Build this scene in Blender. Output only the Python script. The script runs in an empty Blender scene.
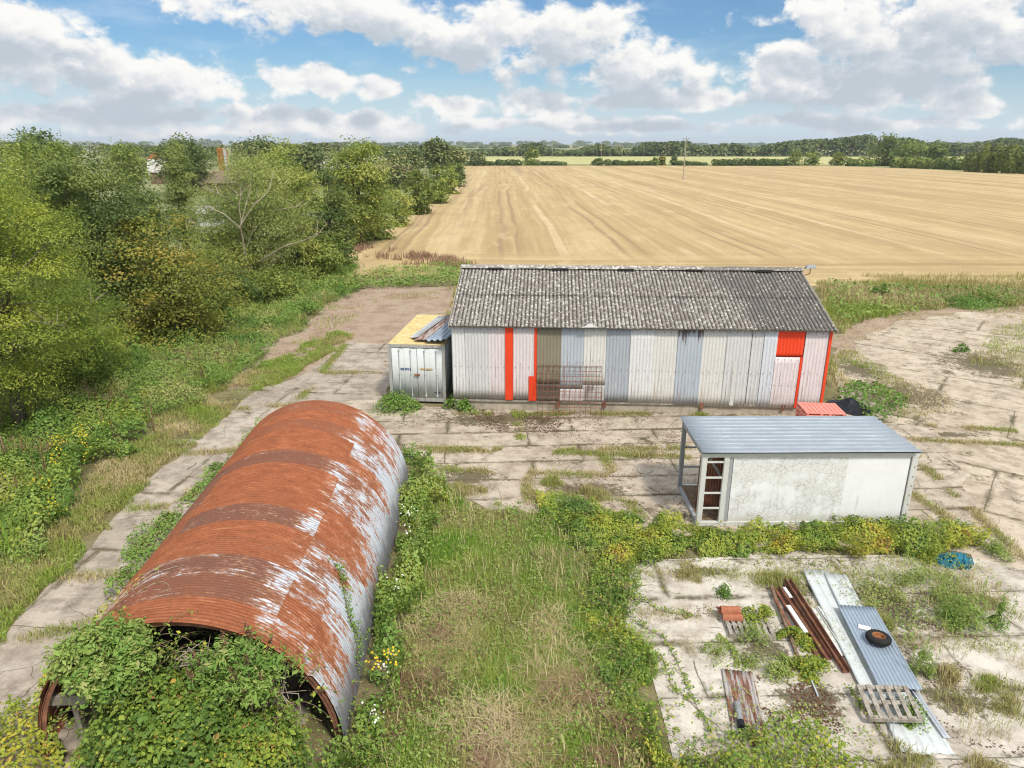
import bpy, math, random
import numpy as np
from math import radians as R, sin, cos, pi

sc = bpy.context.scene
COL = sc.collection
random.seed(7)
rng = np.random.default_rng(7)

# ------------------------------------------------------------------ camera
H = 10.0                       # drone height above the yard
FPX = 711.0
PITCH = math.atan(241 / FPX)   # below the horizon
cam_d = bpy.data.cameras.new('camera')
cam = bpy.data.objects.new('camera', cam_d)
COL.objects.link(cam)
cam.location = (0, 0, H)
cam.rotation_euler = (pi / 2 - PITCH, 0, 0)
cam_d.sensor_width = 36
cam_d.lens = FPX / 1024 * 36
cam_d.clip_start = 0.1
cam_d.clip_end = 20000
sc.camera = cam

# ------------------------------------------------------------------ view / sun / sky
sc.view_settings.view_transform = 'Standard'
sc.view_settings.look = 'None'
sc.view_settings.exposure = 0.85
sc.view_settings.gamma = 1.0
SUN_EL, SUN_AZ = R(52), R(148)       # azimuth clockwise from +Y: behind the camera, to the right
sd = bpy.data.lights.new('sun', 'SUN')
sd.energy = 2.05
sd.angle = R(7)
sd.color = (1.0, 0.95, 0.87)
sun = bpy.data.objects.new('sun', sd)
COL.objects.link(sun)
sun.location = (-20, -20, 40)
sun.rotation_euler = (pi / 2 - SUN_EL, 0, -SUN_AZ + pi)
sc.cycles.max_bounces = 4
sc.cycles.diffuse_bounces = 2
sc.cycles.glossy_bounces = 2
sc.cycles.transmission_bounces = 2
sc.cycles.volume_bounces = 0
sc.cycles.use_adaptive_sampling = True
sc.cycles.adaptive_threshold = 0.015
sc.cycles.filter_width = 1.1
sc.cycles.use_denoising = True
sc.cycles.denoising_input_passes = 'RGB_ALBEDO_NORMAL'
SKY_STRENGTH, CLOUD_STRENGTH = 0.055, 0.57


def at(u, v, h=0.0):
    """pixel of the photograph -> point at height h"""
    x = (u - 512) / FPX
    y = -(v - 384) / FPX
    c, s = cos(PITCH), sin(PITCH)
    dx, dy, dz = x, c + y * s, -s + y * c
    t = (h - H) / dz
    return (dx * t, dy * t)


# ------------------------------------------------------------------ node helper
class NT:
    def __init__(self, tree):
        self.t = tree
        self.nodes = tree.nodes

    def n(self, typ, _props=None, **inp):
        nd = self.nodes.new('ShaderNode' + typ)
        for k, v in (_props or {}).items():
            setattr(nd, k, v)
        for k, v in inp.items():
            key = int(k[1:]) if k[0] == 'i' and k[1:].isdigit() else k.replace('_', ' ')
            self.set(nd.inputs[key], v)
        return nd

    def set(self, sock, v):
        if isinstance(v, bpy.types.NodeSocket):
            self.t.links.new(v, sock)
        else:
            if hasattr(sock.default_value, '__len__') and not isinstance(v, (tuple, list)):
                v = (v, v, v)
            if hasattr(sock.default_value, '__len__') and len(sock.default_value) == 4 and len(v) == 3:
                v = (*v, 1)
            sock.default_value = v

    def m(self, op, a, b=0.0, c=0.0, clamp=False):
        nd = self.nodes.new('ShaderNodeMath')
        nd.operation = op
        nd.use_clamp = clamp
        for i, v in enumerate((a, b, c)):
            self.set(nd.inputs[i], v)
        return nd.outputs[0]

    def vm(self, op, a, b=(0, 0, 0)):
        nd = self.nodes.new('ShaderNodeVectorMath')
        nd.operation = op
        self.set(nd.inputs[0], a)
        self.set(nd.inputs[1], b)
        return nd.outputs['Value'] if op in ('LENGTH', 'DOT_PRODUCT') else nd.outputs['Vector']

    def noise(self, vec, scale=1.0, detail=4.0, rough=0.55, dist=0.0, dim='3D'):
        nd = self.n('TexNoise', {'noise_dimensions': dim}, Scale=scale, Detail=detail, Roughness=rough, Distortion=dist)
        if vec is not None:
            self.set(nd.inputs['Vector'], vec)
        return nd.outputs['Fac']

    def step(self, v, lo, hi):
        nd = self.n('MapRange', {'interpolation_type': 'SMOOTHSTEP'}, i0=v, i1=lo, i2=hi, i3=0.0, i4=1.0)
        return nd.outputs[0]

    def lin(self, v, lo, hi, a=0.0, b=1.0):
        nd = self.n('MapRange', None, i0=v, i1=lo, i2=hi, i3=a, i4=b)
        return nd.outputs[0]

    def mix(self, f, a, b, mode='MIX'):
        nd = self.nodes.new('ShaderNodeMix')
        nd.data_type = 'RGBA'
        nd.blend_type = mode
        self.set(nd.inputs[0], f)
        self.set(nd.inputs[6], a)
        self.set(nd.inputs[7], b)
        return nd.outputs[2]

    def ramp(self, v, stops, interp='LINEAR'):
        nd = self.nodes.new('ShaderNodeValToRGB')
        cr = nd.color_ramp
        cr.interpolation = interp
        while len(cr.elements) < len(stops):
            cr.elements.new(0.5)
        for e, (p, c) in zip(cr.elements, stops):
            e.position = p
            e.color = (*c, 1)
        self.set(nd.inputs[0], v)
        return nd.outputs[0]

    def scale(self, vec, s, rot=0.0, loc=(0, 0, 0)):
        nd = self.n('Mapping', None, Vector=vec, Scale=s, Rotation=(0, 0, rot), Location=loc)
        return nd.outputs[0]

    def bump(self, h, strength=0.3, dist=0.02):
        return self.n('Bump', None, Strength=strength, Distance=dist, Height=h).outputs[0]


def material(name, rough=0.8, metal=0.0):
    m = bpy.data.materials.new(name)
    m.use_nodes = True
    nt = NT(m.node_tree)
    b = m.node_tree.nodes['Principled BSDF']
    b.inputs['Roughness'].default_value = rough
    b.inputs['Metallic'].default_value = metal
    b.inputs['Specular IOR Level'].default_value = 0.25
    return m, nt, b


# ------------------------------------------------------------------ world: Nishita sky with a procedural cumulus layer
def build_world():
    w = bpy.data.worlds.new('World')
    sc.world = w
    w.use_nodes = True
    t = w.node_tree
    for nd in list(t.nodes):
        t.nodes.remove(nd)
    nt = NT(t)
    sky = nt.n('TexSky', {'sky_type': 'NISHITA', 'sun_disc': False, 'sun_elevation': SUN_EL, 'sun_rotation': SUN_AZ,
                          'air_density': 1.0, 'dust_density': 0.6, 'ozone_density': 2.0})
    # (az, el, r_az, r_el) of the cumulus heaps, from where they stand over the horizon
    blobs_px = [(50, 62, 105, 42), (20, 22, 95, 28), (150, 78, 95, 36), (205, 84, 60, 26), (330, 12, 150, 34), (470, 42, 75, 44),
                (560, 42, 85, 46), (645, 66, 80, 32), (420, 30, 60, 36), (305, 84, 55, 22), (380, 89, 26, 13),
                (540, 106, 38, 19), (455, 104, 52, 10), (870, 36, 110, 52), (800, 78, 90, 32),
                (960, 36, 120, 60), (700, 98, 70, 12), (990, 104, 40, 14), (110, 116, 190, 15), (330, 122, 130, 15), (860, 92, 130, 24), (590, 124, 150, 9), (830, 122, 190, 10), (250, 132, 190, 8), (640, 100, 60, 10)]
    blobs = []
    for u, v, ru, rv in blobs_px:
        def ae(u, v):
            x = (u - 512) / FPX
            y = -(v - 384) / FPX
            c, s = cos(PITCH), sin(PITCH)
            d = (x, c + y * s, -s + y * c)
            return math.atan2(d[0], d[1]), math.atan2(d[2], math.hypot(d[0], d[1]))
        a, e = ae(u, v)
        a1, _ = ae(u + ru, v)
        _, e1 = ae(u, v - rv)
        blobs.append((a, e, abs(a1 - a), abs(e1 - e)))
    def group(name, out):
        g = bpy.data.node_groups.new(name, 'ShaderNodeTree')
        g.interface.new_socket('Vector', in_out='INPUT', socket_type='NodeSocketVector')
        g.interface.new_socket(out, in_out='OUTPUT', socket_type='NodeSocketFloat')
        return g, g.nodes.new('NodeGroupInput').outputs[0], g.nodes.new('NodeGroupOutput').inputs[0], NT(g)

    # where the heaps stand
    gb, v, o_, q = group('cloud_heaps', 'Heap')
    warp = q.n('TexNoise', {'noise_dimensions': '2D'}, Vector=v, Scale=9.0, Detail=2.0)
    vw = q.vm('ADD', v, q.vm('MULTIPLY', q.vm('SUBTRACT', warp.outputs['Color'], (0.5, 0.5, 0.5)), (0.055, 0.03, 0)))
    best = None
    for a, e, ra, re in blobs:
        nd = q.n('Mapping', {'vector_type': 'POINT'}, Vector=vw, Location=(-a / ra, -e / re, 0), Scale=(1 / ra, 1 / re, 0))
        d = q.vm('LENGTH', nd.outputs[0])
        best = d if best is None else q.m('SMOOTH_MIN', best, d, 0.25)
    best = q.m('SUBTRACT', 1.0, best)
    # the rest of the sky (behind and overhead): broken cumulus, made denser to add ambient light
    sx = q.n('SeparateXYZ', None, Vector=v)
    outside = q.m('MAXIMUM', q.step(q.m('ABSOLUTE', sx.outputs[0]), 0.72, 0.85), q.step(sx.outputs[1], 0.2, 0.3))
    gen = q.m('SUBTRACT', q.m('MULTIPLY', q.noise(q.vm('MULTIPLY', v, (1, 1.6, 1)), 3.2, 2, dim='2D'), 1.6), 0.45)
    gen = q.m('ADD', q.m('MULTIPLY', q.m('SUBTRACT', gen, -1.5), outside), -1.5)
    q.t.links.new(q.m('MAXIMUM', best, gen), o_)

    # billows
    gn, v, o_, q = group('cloud_billows', 'Billow')
    vs = q.vm('MULTIPLY', v, (1, 1.5, 1))
    wn = q.n('TexNoise', {'noise_dimensions': '2D'}, Vector=vs, Scale=20.0, Detail=6.0, Roughness=0.66)
    den = q.m('MULTIPLY', q.m('SUBTRACT', wn.outputs['Fac'], 0.5), 1.3)
    vp = q.vm('ADD', vs, q.vm('MULTIPLY', q.vm('SUBTRACT', wn.outputs['Color'], (0.5, 0.5, 0.5)), (0.035, 0.035, 0)))
    for scl, amp in ((11.0, 0.75), (27.0, 0.40), (62.0, 0.2)):
        vd = q.n('TexVoronoi', {'feature': 'F1', 'voronoi_dimensions': '2D'}, Vector=vp, Scale=scl).outputs['Distance']
        den = q.m('ADD', den, q.m('MULTIPLY', q.m('SUBTRACT', 0.42, vd), amp))
    q.t.links.new(den, o_)

    tc = nt.n('TexCoord')
    s = nt.n('SeparateXYZ', None, Vector=tc.outputs['Generated'])
    az = nt.m('ARCTAN2', s.outputs[0], s.outputs[1])
    el = nt.m('ARCSINE', s.outputs[2])
    vec = nt.n('CombineXYZ', None, X=az, Y=el, Z=0.0).outputs[0]

    def ev(g, off):
        nd = nt.nodes.new('ShaderNodeGroup')
        nd.node_tree = g
        nt.set(nd.inputs[0], nt.vm('ADD', vec, off))
        return nd.outputs[0]
    h0, h1 = ev(gb, (0, 0, 0)), ev(gb, (0.015, 0.034, 0))
    b0, b1 = ev(gn, (0, 0, 0)), ev(gn, (0.005, 0.010, 0))
    d0 = nt.m('ADD', h0, b0)
    ds = nt.m('ADD', nt.m('ADD', nt.m('MULTIPLY', h0, 0.7), nt.m('MULTIPLY', h1, 0.3)), b1)
    d2 = nt.m('ADD', h1, nt.m('MULTIPLY', b1, 0.35))
    cover = nt.step(d0, -0.06, 0.40)
    lit = nt.m('SUBTRACT', 0.5, nt.m('MULTIPLY', nt.m('SUBTRACT', d0, ds), 0.9), clamp=True)
    thick = nt.m('ADD', nt.m('MULTIPLY', nt.step(ds, -0.1, 0.9), 0.45), nt.m('MULTIPLY', nt.step(d2, -0.2, 0.8), 0.65))
    thick = nt.m('ADD', thick, nt.m('MULTIPLY', nt.m('SUBTRACT', lit, 0.55), 0.42))
    ccol = nt.ramp(thick, [(0.0, (0.97, 0.96, 0.93)), (0.3, (0.86, 0.86, 0.86)), (0.62, (0.67, 0.71, 0.755)), (1.0, (0.53, 0.59, 0.655))])
    # thin milky veil low over the horizon
    veil = nt.m('MULTIPLY', nt.m('SUBTRACT', 1.0, nt.step(el, 0.0, 0.115)), 0.85)
    hi = nt.m('MULTIPLY', nt.step(nt.noise(nt.vm('MULTIPLY', vec, (1, 3.2, 1)), 6.0, 5, 0.6, dim='2D'), 0.45, 0.8), 0.38)
    veil = nt.m('MAXIMUM', veil, hi)
    bsky = nt.n('Background', None, Color=nt.mix(1.0, sky.outputs[0], (0.66, 0.90, 1.10), 'MULTIPLY'), Strength=SKY_STRENGTH)
    bveil = nt.n('Background', None, Color=(0.66, 0.78, 0.88), Strength=CLOUD_STRENGTH)
    over = nt.m('MAXIMUM', nt.step(nt.m('ABSOLUTE', az), 0.8, 1.1), nt.step(el, 0.28, 0.5))
    bcl = nt.n('Background', None, Color=ccol, Strength=nt.m('ADD', CLOUD_STRENGTH, nt.m('MULTIPLY', over, 0.32)))  # unseen clouds made brighter to raise the ambient light
    m1 = nt.n('MixShader', None, i0=veil, i1=bsky.outputs[0], i2=bveil.outputs[0])
    m2 = nt.n('MixShader', None, i0=cover, i1=m1.outputs[0], i2=bcl.outputs[0])
    out = nt.n('OutputWorld', None, Surface=m2.outputs[0])
    w.cycles.sampling_method = 'MANUAL'
    w.cycles.sample_map_resolution = 512


build_world()

# ------------------------------------------------------------------ object helpers
def tag(o, label=None, cat=None, group=None, kind=None):
    if label: o['label'] = label
    if cat: o['category'] = cat
    if group: o['group'] = group
    if kind: o['kind'] = kind
    return o


def empty(name, loc=(0, 0, 0), rz=0.0, label=None, cat=None, group=None):
    o = bpy.data.objects.new(name, None)
    COL.objects.link(o)
    o.location = loc
    o.rotation_euler = (0, 0, rz)
    o.empty_display_size = 0.2
    return tag(o, label, cat, group)


def np_obj(name, V, F, mat, parent=None, tint=None, uv=None, smooth=False, attrs=None, loc=None):
    V = np.asarray(V, dtype=np.float32)
    F = np.asarray(F, dtype=np.int32)
    me = bpy.data.meshes.new(name)
    k = F.shape[1]
    me.vertices.add(len(V))
    me.vertices.foreach_set('co', V.ravel())
    me.loops.add(F.size)
    me.loops.foreach_set('vertex_index', F.ravel())
    me.polygons.add(len(F))
    me.polygons.foreach_set('loop_start', np.arange(0, F.size, k, dtype=np.int32))
    me.polygons.foreach_set('loop_total', np.full(len(F), k, dtype=np.int32))
    if smooth:
        me.polygons.foreach_set('use_smooth', np.ones(len(F), dtype=bool))
    if tint is not None:
        a = me.attributes.new('tint', 'FLOAT', 'POINT')
        a.data.foreach_set('value', np.asarray(tint, dtype=np.float32))
    for an, av in (attrs or {}).items():
        a = me.attributes.new(an, 'FLOAT', 'POINT')
        a.data.foreach_set('value', np.asarray(av, dtype=np.float32))
    if uv is not None:
        ul = me.uv_layers.new(name='UVMap')
        ul.data.foreach_set('uv', np.asarray(uv, dtype=np.float32)[F.ravel()].ravel())
    me.update()
    me.validate()
    if mat: me.materials.append(mat)
    o = bpy.data.objects.new(name, me)
    COL.objects.link(o)
    if parent is not None: o.parent = parent
    if loc is not None: o.location = loc
    return o


class MB:
    """collects boxes, bars, tubes and quads; build() links them as one mesh object"""
    def __init__(self):
        self.v = []
        self.f = []

    def add(self, vs, fs):
        b = len(self.v)
        self.v += [tuple(p) for p in vs]
        self.f += [tuple(i + b for i in q) for q in fs]
        return self

    def box(self, x0, x1, y0, y1, z0, z1):
        return self.add([(x0, y0, z0), (x1, y0, z0), (x1, y1, z0), (x0, y1, z0), (x0, y0, z1), (x1, y0, z1), (x1, y1, z1), (x0, y1, z1)],
                        [(0, 3, 2, 1), (4, 5, 6, 7), (0, 1, 5, 4), (1, 2, 6, 5), (2, 3, 7, 6), (3, 0, 4, 7)])

    def bar(self, a, b, w, t, up=(0, 0, 1)):
        """box beam from a to b, w wide, t thick"""
        a, b, up = np.array(a, float), np.array(b, float), np.array(up, float)
        d = b - a
        d /= np.linalg.norm(d)
        s = np.cross(d, up)
        if np.linalg.norm(s) < 1e-6: s = np.cross(d, (1, 0, 0))
        s /= np.linalg.norm(s)
        n = np.cross(s, d)
        vs = []
        for p in (a, b):
            for i, j in ((-1, -1), (1, -1), (1, 1), (-1, 1)):
                vs.append(p + s * i * w / 2 + n * j * t / 2)
        return self.add(vs, [(0, 1, 2, 3), (7, 6, 5, 4), (0, 4, 5, 1), (1, 5, 6, 2), (2, 6, 7, 3), (3, 7, 4, 0)])

    def tube(self, pts, r, n=6, cap=True):
        pts = [np.array(p, float) for p in pts]
        rs = r if hasattr(r, '__len__') else [r] * len(pts)
        rings = []
        ref = np.array((0.13, 0.31, 0.94))
        for i, p in enumerate(pts):
            d = pts[min(i + 1, len(pts) - 1)] - pts[max(i - 1, 0)]
            d /= (np.linalg.norm(d) + 1e-9)
            s = np.cross(d, ref)
            if np.linalg.norm(s) < 0.05: s = np.cross(d, (1, 0, 0))
            s /= np.linalg.norm(s)
            t = np.cross(d, s)
            rings.append([p + rs[i] * (cos(2 * pi * k / n) * s + sin(2 * pi * k / n) * t) for k in range(n)])
        vs = [q for ring in rings for q in ring]
        fs = []
        for i in range(len(pts) - 1):
            for k in range(n):
                k2 = (k + 1) % n
                fs.append((i * n + k, i * n + k2, (i + 1) * n + k2, (i + 1) * n + k))
        if cap:
            fs.append(tuple(range(n - 1, -1, -1)))
            fs.append(tuple((len(pts) - 1) * n + k for k in range(n)))
        return self.add(vs, fs)

    def build(self, name, mat, parent=None, bevel=0.0, smooth=False, loc=None, rot=None):
        me = bpy.data.meshes.new(name)
        me.from_pydata(self.v, [], self.f)
        me.update()
        if mat: me.materials.append(mat)
        if smooth:
            me.polygons.foreach_set('use_smooth', np.ones(len(me.polygons), dtype=bool))
        o = bpy.data.objects.new(name, me)
        COL.objects.link(o)
        if parent is not None: o.parent = parent
        if loc is not None: o.location = loc
        if rot is not None: o.rotation_euler = rot
        if bevel:
            bm = o.modifiers.new('bevel', 'BEVEL')
            bm.width = bevel
            bm.segments = 2
            bm.limit_method = 'ANGLE'
        return o


# value noise on the plane, for uneven edges, heights and tints
_perm = np.random.default_rng(3).random((256, 256))


def vnoise(x, y):
    xi = np.floor(x).astype(int)
    yi = np.floor(y).astype(int)
    fx = x - xi
    fy = y - yi
    fx = fx * fx * (3 - 2 * fx)
    fy = fy * fy * (3 - 2 * fy)
    a = _perm[xi & 255, yi & 255]
    b = _perm[(xi + 1) & 255, yi & 255]
    c = _perm[xi & 255, (yi + 1) & 255]
    d = _perm[(xi + 1) & 255, (yi + 1) & 255]
    return (a * (1 - fx) + b * fx) * (1 - fy) + (c * (1 - fx) + d * fx) * fy


def fbm(x, y, s=1.0, o=4):
    x = np.asarray(x, float) * s + 37.2
    y = np.asarray(y, float) * s + 11.7
    v = 0
    a = 0.5
    for _ in range(o):
        v = v + a * vnoise(x, y)
        x = x * 2.03 + 5.1
        y = y * 2.03 + 9.3
        a *= 0.5
    return v / (1 - 0.5 ** o)


def inside(x, y, poly):
    r = np.zeros(len(x), bool)
    n = len(poly)
    for i in range(n):
        x0, y0 = poly[i]
        x1, y1 = poly[(i + 1) % n]
        if y0 == y1: continue
        c = ((y0 > y) != (y1 > y)) & (x < (x1 - x0) * (y - y0) / (y1 - y0) + x0)
        r ^= c
    return r


def world_poly(px):
    return [at(u, v) for u, v in px]


def sample_poly(poly, per_m2, ragged=0.0, cap=400000):
    """random points in a ground polygon"""
    P = np.array(poly)
    lo, hi = P.min(0) - ragged, P.max(0) + ragged
    n = int(min((hi[0] - lo[0]) * (hi[1] - lo[1]) * per_m2, 6 * cap))
    x = rng.uniform(lo[0], hi[0], n)
    y = rng.uniform(lo[1], hi[1], n)
    jx = (fbm(x, y, 1.3, 3) - 0.5) * 4 * ragged
    jy = (fbm(x + 91, y + 17, 1.3, 3) - 0.5) * 4 * ragged
    k = inside(x + jx, y + jy, poly)
    return x[k][:cap], y[k][:cap]


def sheet(name, px, z, mat, ragged=0.3, step=0.5, kind='structure', world=False):
    """flat ground sheet from its outline, the edge made uneven"""
    poly = np.array(px if world else world_poly(px))
    pts = []
    n = len(poly)
    for i in range(n):
        a, b = poly[i], poly[(i + 1) % n]
        L = np.linalg.norm(b - a)
        k = int(min(max(1, L / step), 400))
        for j in range(k):
            pts.append(a + (b - a) * j / k)
    pts = np.array(pts)
    off = np.stack([fbm(pts[:, 0], pts[:, 1], 0.7, 4) - 0.5, fbm(pts[:, 0] + 50, pts[:, 1] + 80, 0.7, 4) - 0.5], 1) * 4 * ragged
    pts = pts + off
    me = bpy.data.meshes.new(name)
    me.from_pydata([(p[0], p[1], z) for p in pts], [], [tuple(range(len(pts)))])
    me.update()
    if me.polygons[0].normal.z < 0: me.flip_normals()
    me.materials.append(mat)
    o = bpy.data.objects.new(name, me)
    COL.objects.link(o)
    return tag(o, kind=kind)

# ------------------------------------------------------------------ materials
def pos(nt):
    return nt.n('NewGeometry').outputs['Position']


def concrete_mat(name, base, light, dark, row, col, rot, joint=0.035, offset=(0, 0), soil_amt=0.5, patches=()):
    m, nt, b = material(name, 0.9)
    p = nt.scale(pos(nt), (1, 1, 1), rot, (offset[0], offset[1], 0))
    big = nt.noise(p, 0.35, 4, 0.55)
    mid = nt.noise(p, 1.7, 6, 0.65)
    fine = nt.noise(p, 14.0, 5, 0.7)
    c = nt.mix(nt.step(big, 0.3, 0.7), base, light)
    c = nt.mix(nt.m('MULTIPLY', nt.step(mid, 0.42, 0.66), 0.8), c, dark)
    blot = nt.noise(nt.vm('ADD', p, (31, 17, 0)), 0.9, 8, 0.72)
    c = nt.mix(nt.m('MULTIPLY', nt.step(blot, 0.52, 0.64), 0.5), c, tuple(v * 0.62 for v in dark))
    c = nt.mix(nt.m('MULTIPLY', nt.step(nt.noise(nt.scale(p, (0.5, 2.2, 1)), 1.3, 7, 0.7), 0.5, 0.75), 0.6), c, (light[0] * 1.12, light[1] * 1.12, light[2] * 1.1))
    c = nt.mix(nt.lin(fine, 0.3, 0.7, 0, 0.5), c, nt.mix(0.5, c, (dark[0] * 0.7, dark[1] * 0.7, dark[2] * 0.7)))
    spk = nt.step(nt.noise(p, 48.0, 2, 0.6), 0.62, 0.72)
    c = nt.mix(nt.m('MULTIPLY', spk, 0.4), c, (0.09, 0.08, 0.065))
    # casting joints with soil and moss in them
    wv = nt.n('TexNoise', None, Vector=p, Scale=1.1, Detail=5.0).outputs['Color']
    pj = nt.vm('ADD', p, nt.vm('MULTIPLY', nt.vm('SUBTRACT', wv, (0.5, 0.5, 0.5)), (0.14, 0.12, 0)))
    br = nt.n('TexBrick', {'offset': 0.37}, Vector=pj, Scale=1.0, Mortar_Size=joint, Mortar_Smooth=0.12, Brick_Width=col, Row_Height=row)
    jm = nt.m('MULTIPLY', br.outputs['Fac'], nt.step(nt.noise(p, 1.1, 5, 0.65), 0.40, 0.50))
    # cracks
    vo = nt.n('TexVoronoi', {'feature': 'DISTANCE_TO_EDGE'}, Vector=nt.vm('ADD', p, nt.vm('MULTIPLY', nt.vm('SUBTRACT', wv, (0.5, 0.5, 0.5)), (0.7, 0.7, 0))), Scale=0.55)
    cr = nt.m('SUBTRACT', 1.0, nt.step(vo.outputs['Distance'], 0.001, 0.008))
    cr = nt.m('MULTIPLY', cr, nt.step(nt.noise(p, 0.6, 3), 0.50, 0.60))
    # soil washed over the surface, thickest near joints
    soil_n = nt.m('ADD', nt.noise(p, 0.8, 8, 0.68), nt.m('MULTIPLY', nt.noise(p, 7.0, 5, 0.7), 0.3))
    soil = nt.step(soil_n, 0.80 - 0.14 * soil_amt, 0.90 - 0.1 * soil_amt)
    soilc = nt.ramp(nt.noise(p, 15.0, 6, 0.8), [(0.3, (0.05, 0.034, 0.022)), (0.47, (0.13, 0.092, 0.058)), (0.58, (0.085, 0.095, 0.03)), (0.72, (0.23, 0.175, 0.115))])
    # wide brown stains along the joints, and heaps of soil where they lie
    bw = nt.n('TexBrick', {'offset': 0.37}, Vector=pj, Scale=1.0, Mortar_Size=0.20, Mortar_Smooth=1.0, Brick_Width=col, Row_Height=row)
    wide = nt.m('MULTIPLY', nt.step(bw.outputs['Fac'], 0.1, 1.0), nt.step(nt.m('ADD', nt.noise(p, 0.75, 4, 0.6), nt.m('MULTIPLY', nt.noise(p, 6.0, 5, 0.7), 0.35)), 0.58, 0.80))
    soil = nt.m('MAXIMUM', soil, nt.m('MULTIPLY', wide, 0.9))
    wpos = pos(nt)
    for (cx, cy, rx, ry) in patches:
        d = nt.vm('LENGTH', nt.vm('MULTIPLY', nt.vm('SUBTRACT', wpos, (cx, cy, 0)), (1 / rx, 1 / ry, 0)))
        f = nt.m('ADD', nt.m('SUBTRACT', 1.15, d), nt.m('ADD', nt.m('MULTIPLY', nt.m('SUBTRACT', nt.noise(p, 1.6, 7, 0.7), 0.5), 2.4), nt.m('MULTIPLY', nt.m('SUBTRACT', nt.noise(p, 8.0, 6, 0.78), 0.5), 3.2)))
        soil = nt.m('MAXIMUM', soil, nt.m('MULTIPLY', nt.step(f, 0.3, 0.6), 0.92))
    gap = nt.m('MAXIMUM', jm, cr, clamp=True)
    c = nt.mix(soil, c, soilc)
    c = nt.mix(nt.m('MULTIPLY', gap, 0.72), c, nt.mix(nt.step(nt.noise(p, 3.0, 3), 0.45, 0.6), (0.075, 0.06, 0.04), (0.085, 0.095, 0.03)))
    nt.set(b.inputs['Base Color'], c)
    h = nt.m('SUBTRACT', nt.m('ADD', nt.m('MULTIPLY', fine, 0.4), nt.m('MULTIPLY', mid, 0.6)), nt.m('MULTIPLY', gap, 1.2))
    nt.set(b.inputs['Normal'], nt.bump(h, 0.5, 0.03))
    return m


def soil_mat(name, stops, s1=2.5, s2=22.0, stretch=(1, 1, 1)):
    m, nt, b = material(name, 0.95)
    p = nt.scale(pos(nt), stretch)
    f = nt.m('ADD', nt.m('MULTIPLY', nt.noise(p, s1 * 0.16, 4, 0.6), 0.45), nt.m('ADD', nt.m('MULTIPLY', nt.noise(p, s1, 6, 0.68), 0.35), nt.m('MULTIPLY', nt.noise(p, s2, 4, 0.7), 0.2)))
    nt.set(b.inputs['Base Color'], nt.ramp(f, stops))
    nt.set(b.inputs['Normal'], nt.bump(nt.noise(p, s2, 5, 0.7), 0.8, 0.05))
    return m


M = {}
M['soil'] = soil_mat('earth and thatch', [(0.3, (0.08, 0.065, 0.03)), (0.45, (0.16, 0.14, 0.06)), (0.55, (0.25, 0.21, 0.11)), (0.7, (0.34, 0.28, 0.17))])
M['gravel'] = soil_mat('gravelly dirt', [(0.32, (0.17, 0.115, 0.075)), (0.46, (0.33, 0.235, 0.165)), (0.55, (0.43, 0.325, 0.24)), (0.62, (0.2, 0.18, 0.08)), (0.72, (0.48, 0.39, 0.30))], 5.0, 30.0)
M['dirt'] = soil_mat('dark soil', [(0.3, (0.04, 0.025, 0.018)), (0.5, (0.12, 0.08, 0.055)), (0.7, (0.24, 0.17, 0.12))], 6.0, 40.0)
M['yard'] = concrete_mat('yard concrete', (0.43, 0.36, 0.275), (0.56, 0.475, 0.375), (0.28, 0.22, 0.16), 1.28, 4.6, R(-3), 0.026, (1.1, 0.35), 0.75, [(*at(500, 420), 3.20, 0.80), (*at(640, 412), 3.00, 0.40), (*at(585, 490), 1.60, 0.60), (*at(640, 455), 1.20, 0.40), (*at(470, 478), 1.20, 0.80)])
M['apron'] = concrete_mat('worn field concrete', (0.48, 0.395, 0.295), (0.60, 0.505, 0.39), (0.31, 0.245, 0.17), 3.4, 7.5, R(38), 0.02, (0.5, 1.2), 0.62, [(*at(905, 395), 2.00, 2.20), (*at(985, 365), 2.40, 2.60), (*at(860, 370), 1.20, 2.00), (*at(930, 435), 2.40, 0.35)])
M['track'] = concrete_mat('track concrete', (0.38, 0.32, 0.255), (0.52, 0.445, 0.365), (0.23, 0.185, 0.14), 3.1, 5.2, R(6), 0.014, (0, 0.6), 0.5)
M['slab'] = concrete_mat('pale slab concrete', (0.53, 0.47, 0.395), (0.67, 0.61, 0.53), (0.35, 0.295, 0.23), 1.55, 4.5, R(-2), 0.018, (0.4, 0.1), 0.55, [(*at(810, 700), 0.80, 0.55), (*at(890, 610), 1.10, 1.10), (*at(960, 600), 1.20, 0.50), (*at(800, 590), 1.00, 0.50), (*at(930, 670), 1.20, 0.25), (*at(700, 572), 1.00, 0.25), (*at(960, 700), 0.80, 0.50), (*at(760, 650), 0.60, 0.60)])


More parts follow.
